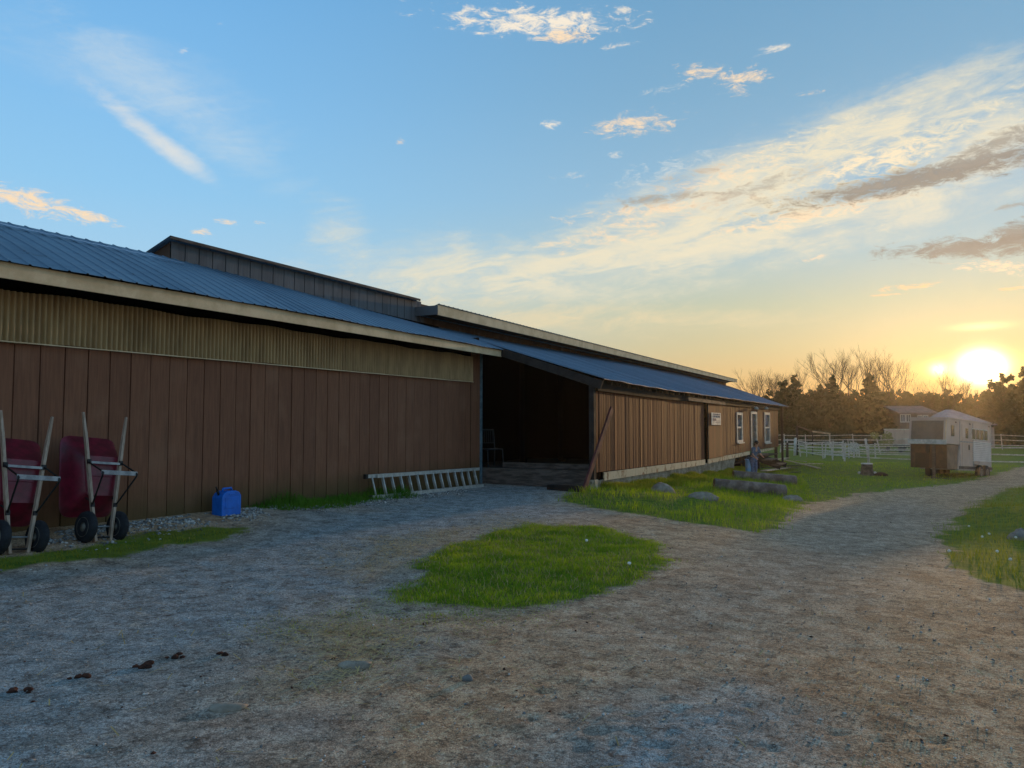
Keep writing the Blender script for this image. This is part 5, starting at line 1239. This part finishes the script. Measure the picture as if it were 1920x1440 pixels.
def make_dense(seed, h, w_, mat, label, n=5200):
    g = random.Random(seed); r = thing('broadleaf_tree', label, 'tree', group='dense dark trees behind the paddock'); lobes = []
    for i in range(54):
        z = h*(.10 + .88*i/53); k = math.sin(math.pi*min(1,(z/h)*.85+.12))**.7; a = g.random()*6.28; rr = w_*k*(.15+.8*g.random())
        lobes.append((math.cos(a)*rr, math.sin(a)*rr, z, w_*k*(.13+.20*g.random()), w_*k*(.13+.20*g.random()), h*(.03+.05*g.random())))
    mb = MB(); mb.tube([(0,0,-.2),(.1,0,h*.3),(0,.1,h*.75)], [.22,.16,.05], 8)
    for i in range(7): branchy(g, mb, Vector((0,0,h*(.2+.09*i))), Vector((g.gauss(0,1),g.gauss(0,1),.6)).normalized(), h*.13, .05, 1)
    mb.build('trunk', M['treebark'], r, True); leaf_cloud(lobes, n, .30, seed, 'crown', mat, r, .42); return r
def make_conifer(seed, h, w_, label):
    g = random.Random(seed); r = thing('pine_tree', label, 'tree', group='dark pines standing above the tree line'); lobes = []
    for i in range(34):
        k = i/33; z = h*(.14+.84*k); rad = w_*(1-k)**.8*(.6+.6*g.random()) + .15; a = g.random()*6.28
        lobes.append((math.cos(a)*rad*.6, math.sin(a)*rad*.6, z, rad*.55+.1, rad*.55+.1, h*.025+.05))
    MB().tube([(0,0,-.2),(0,0,h*.5),(0,0,h*.98)], [.2,.13,.02], 8).build('trunk', M['treebark'], r, True); leaf_cloud(lobes, 2600, .26, seed, 'crown', M['conifer'], r, .28); return r
def make_bare(seed, h, label):
    g = random.Random(seed); r = thing('bare_tree', label, 'tree', group='leafless trees against the evening sky'); mb = MB(); th = h*.34
    mb.tube([(0,0,-.2),(.05,0,th*.5),(0,.05,th)], [.17,.15,.12], 8); mb.build('trunk', M['treebark'], r, True)
    mb = MB()
    for i in range(5): branchy(g, mb, Vector((0,.05,th*(.72+.07*i))), Vector((g.gauss(0,.42), g.gauss(0,.42), 1)).normalized(), h*.2, .075, 5, .30, .22)
    mb.build('crown', M['treebark'], r, True); return r
def place(o, u, Y, sc=1, rz=0):
    x, y = fy(u, Y); o.location = (x, y, h1(x, y) - .05); o.rotation_euler = (0, 0, rz); o.scale = (sc, sc, sc); return o
g = random.Random(21)
LAB = ('dense dark green tree standing in the woods behind the paddock', 'olive leaved tree standing in the woods behind the paddock', 'low bushy tree standing at the front edge of the woods')
pro = [make_dense(31, 9, 3.4, M['leaf'], LAB[0]), make_dense(32, 9, 3.0, M['leaf'], LAB[0]), make_dense(33, 9, 3.6, M['leaf2'], LAB[1]), make_dense(34, 8, 3.2, M['leaf2'], LAB[1]), make_dense(35, 5.2, 3.2, M['leaf'], LAB[2], 2600)]
used = [False]*len(pro)
def put(i, u, Y, sc, label=None):
    o = pro[i] if not used[i] else copy_tree(pro[i]); used[i] = True
    if label: o['label'] = label
    return place(o, u, Y, sc, g.random()*6.28)
def hfor(v, Y): return (795 - v)/F*Y + EYE + 1.2
u = 1320
while u < 2160:                       # back rows
    Y = 122 + g.random()*10; top = 742 - 12*g.random() + (14 if u < 1440 else 0) - (18 if u > 1890 else 0); put(g.choice((0,1,2)), u, Y, hfor(top, Y)/9); u += 23 + 10*g.random()
u = 1330
while u < 2160:
    Y = 108 + g.random()*8; top = 748 - 16*g.random() - (14 if u > 1880 else 0); i = g.choice((0,1,2,3)); put(i, u, Y, hfor(top, Y)/(8 if i == 3 else 9)); u += 24 + 12*g.random()
u = 1340
while u < 2160:                       # front edge
    if not (1675 < u < 1770 or 1776 < u < 1872):
        Y = 98 + g.random()*5; put(4, u, Y, hfor(772 - 14*g.random(), Y)/5.2)
    u += 26 + 14*g.random()
for u, Y, v, i, lab in ((1946, 84, 680, 2, 'tallest leafy tree, beside the low sun at the picture edge'), (1884, 94, 704, 0, 'rounded leafy tree just below and right of the sun'), (1985, 80, 664, 1, None), (1475, 100, 716, 1, 'dark tree whose top pokes above the woods nearest the barn roof')):
    put(i, u, Y, hfor(v, Y)/(8 if i == 3 else 9), lab)
cp = make_conifer(41, 9, 1.9, '')
for k, (u, Y, v, lab) in enumerate(((1492, 104, 703, 'dark pine rising above the woods next to the barn roof end'), (1562, 102, 704, 'dark pine standing under the tallest bare tree'), (1632, 101, 700, 'broad dark pine in the middle of the woods'), (1540, 108, 722, 'small dark pine between the two slender pines'))):
    o = cp if k == 0 else copy_tree(cp); o['label'] = lab; place(o, u, Y, hfor(v, Y)/9, g.random()*6); o.scale = (o.scale[0]*(1.5 if k == 2 else 1.15),)*2 + (o.scale[2],)
bp = [make_bare(51, 12, ''), make_bare(52, 12, ''), make_bare(53, 12, '')]
for k, (u, Y, v, lab) in enumerate(((1562, 112, 656, 'tallest bare tree with wide spread twigs over the middle pine'), (1622, 114, 658, 'bare tree with crossing branches above the broad pine'), (1684, 113, 667, 'slender bare tree standing farthest towards the sun'), (1442, 116, 692, 'bare tree with pale twigs above the barn roof end'), (1425, 118, 698, 'thin bare tree half hidden by the barn roof end'), (1508, 118, 690, 'thin bare tree between the two slender pines'), (1655, 119, 672, 'thin bare tree between the crossing one and the slender one'), (1462, 120, 702, 'low bare tree behind the pine at the barn roof end'), (1772, 108, 700, 'low spiky bare tree just below the bright spot beside the sun'), (1800, 110, 710, 'low thin bare tree under the sun'), (1590, 122, 672, 'thin bare tree behind the tallest one'))):
    o = bp[k] if k < 3 else copy_tree(bp[k % 3]); o['label'] = lab; place(o, u, Y, hfor(v, Y)/11.2, g.random()*6)
# low growth closing the foot of the woods: one mass
lobes = []
for i in range(420):
    x, y = fy(1300 + 900*g.random(), 100 + 34*g.random()); lobes.append((x, y, h1(x, y)+.8+.9*g.random(), 1.7, 1.4, 1.1+.5*g.random()))
tag(leaf_cloud(lobes, 26000, .42, 77, 'undergrowth', M['leaf'], None, .25), kind='stuff')
x, y = fy(1657, 75); bs = thing('blossoming_shrub', 'pale blossoming shrub beside the white box van behind the fences', 'shrub', (x, y, h1(x, y)))
mb = MB(); gg = random.Random(3)
for i in range(6): branchy(gg, mb, Vector((0,0,-.05)), Vector((gg.gauss(0,.4),gg.gauss(0,.4),1)).normalized(), .6, .03, 2)
mb.build('stem', M['treebark'], bs, True); leaf_cloud([(gg.gauss(0,.4),gg.gauss(0,.4),.5+1.3*gg.random(),.4,.4,.35) for _ in range(14)], 900, .1, 5, 'foliage', M['blossom'], bs, .3)
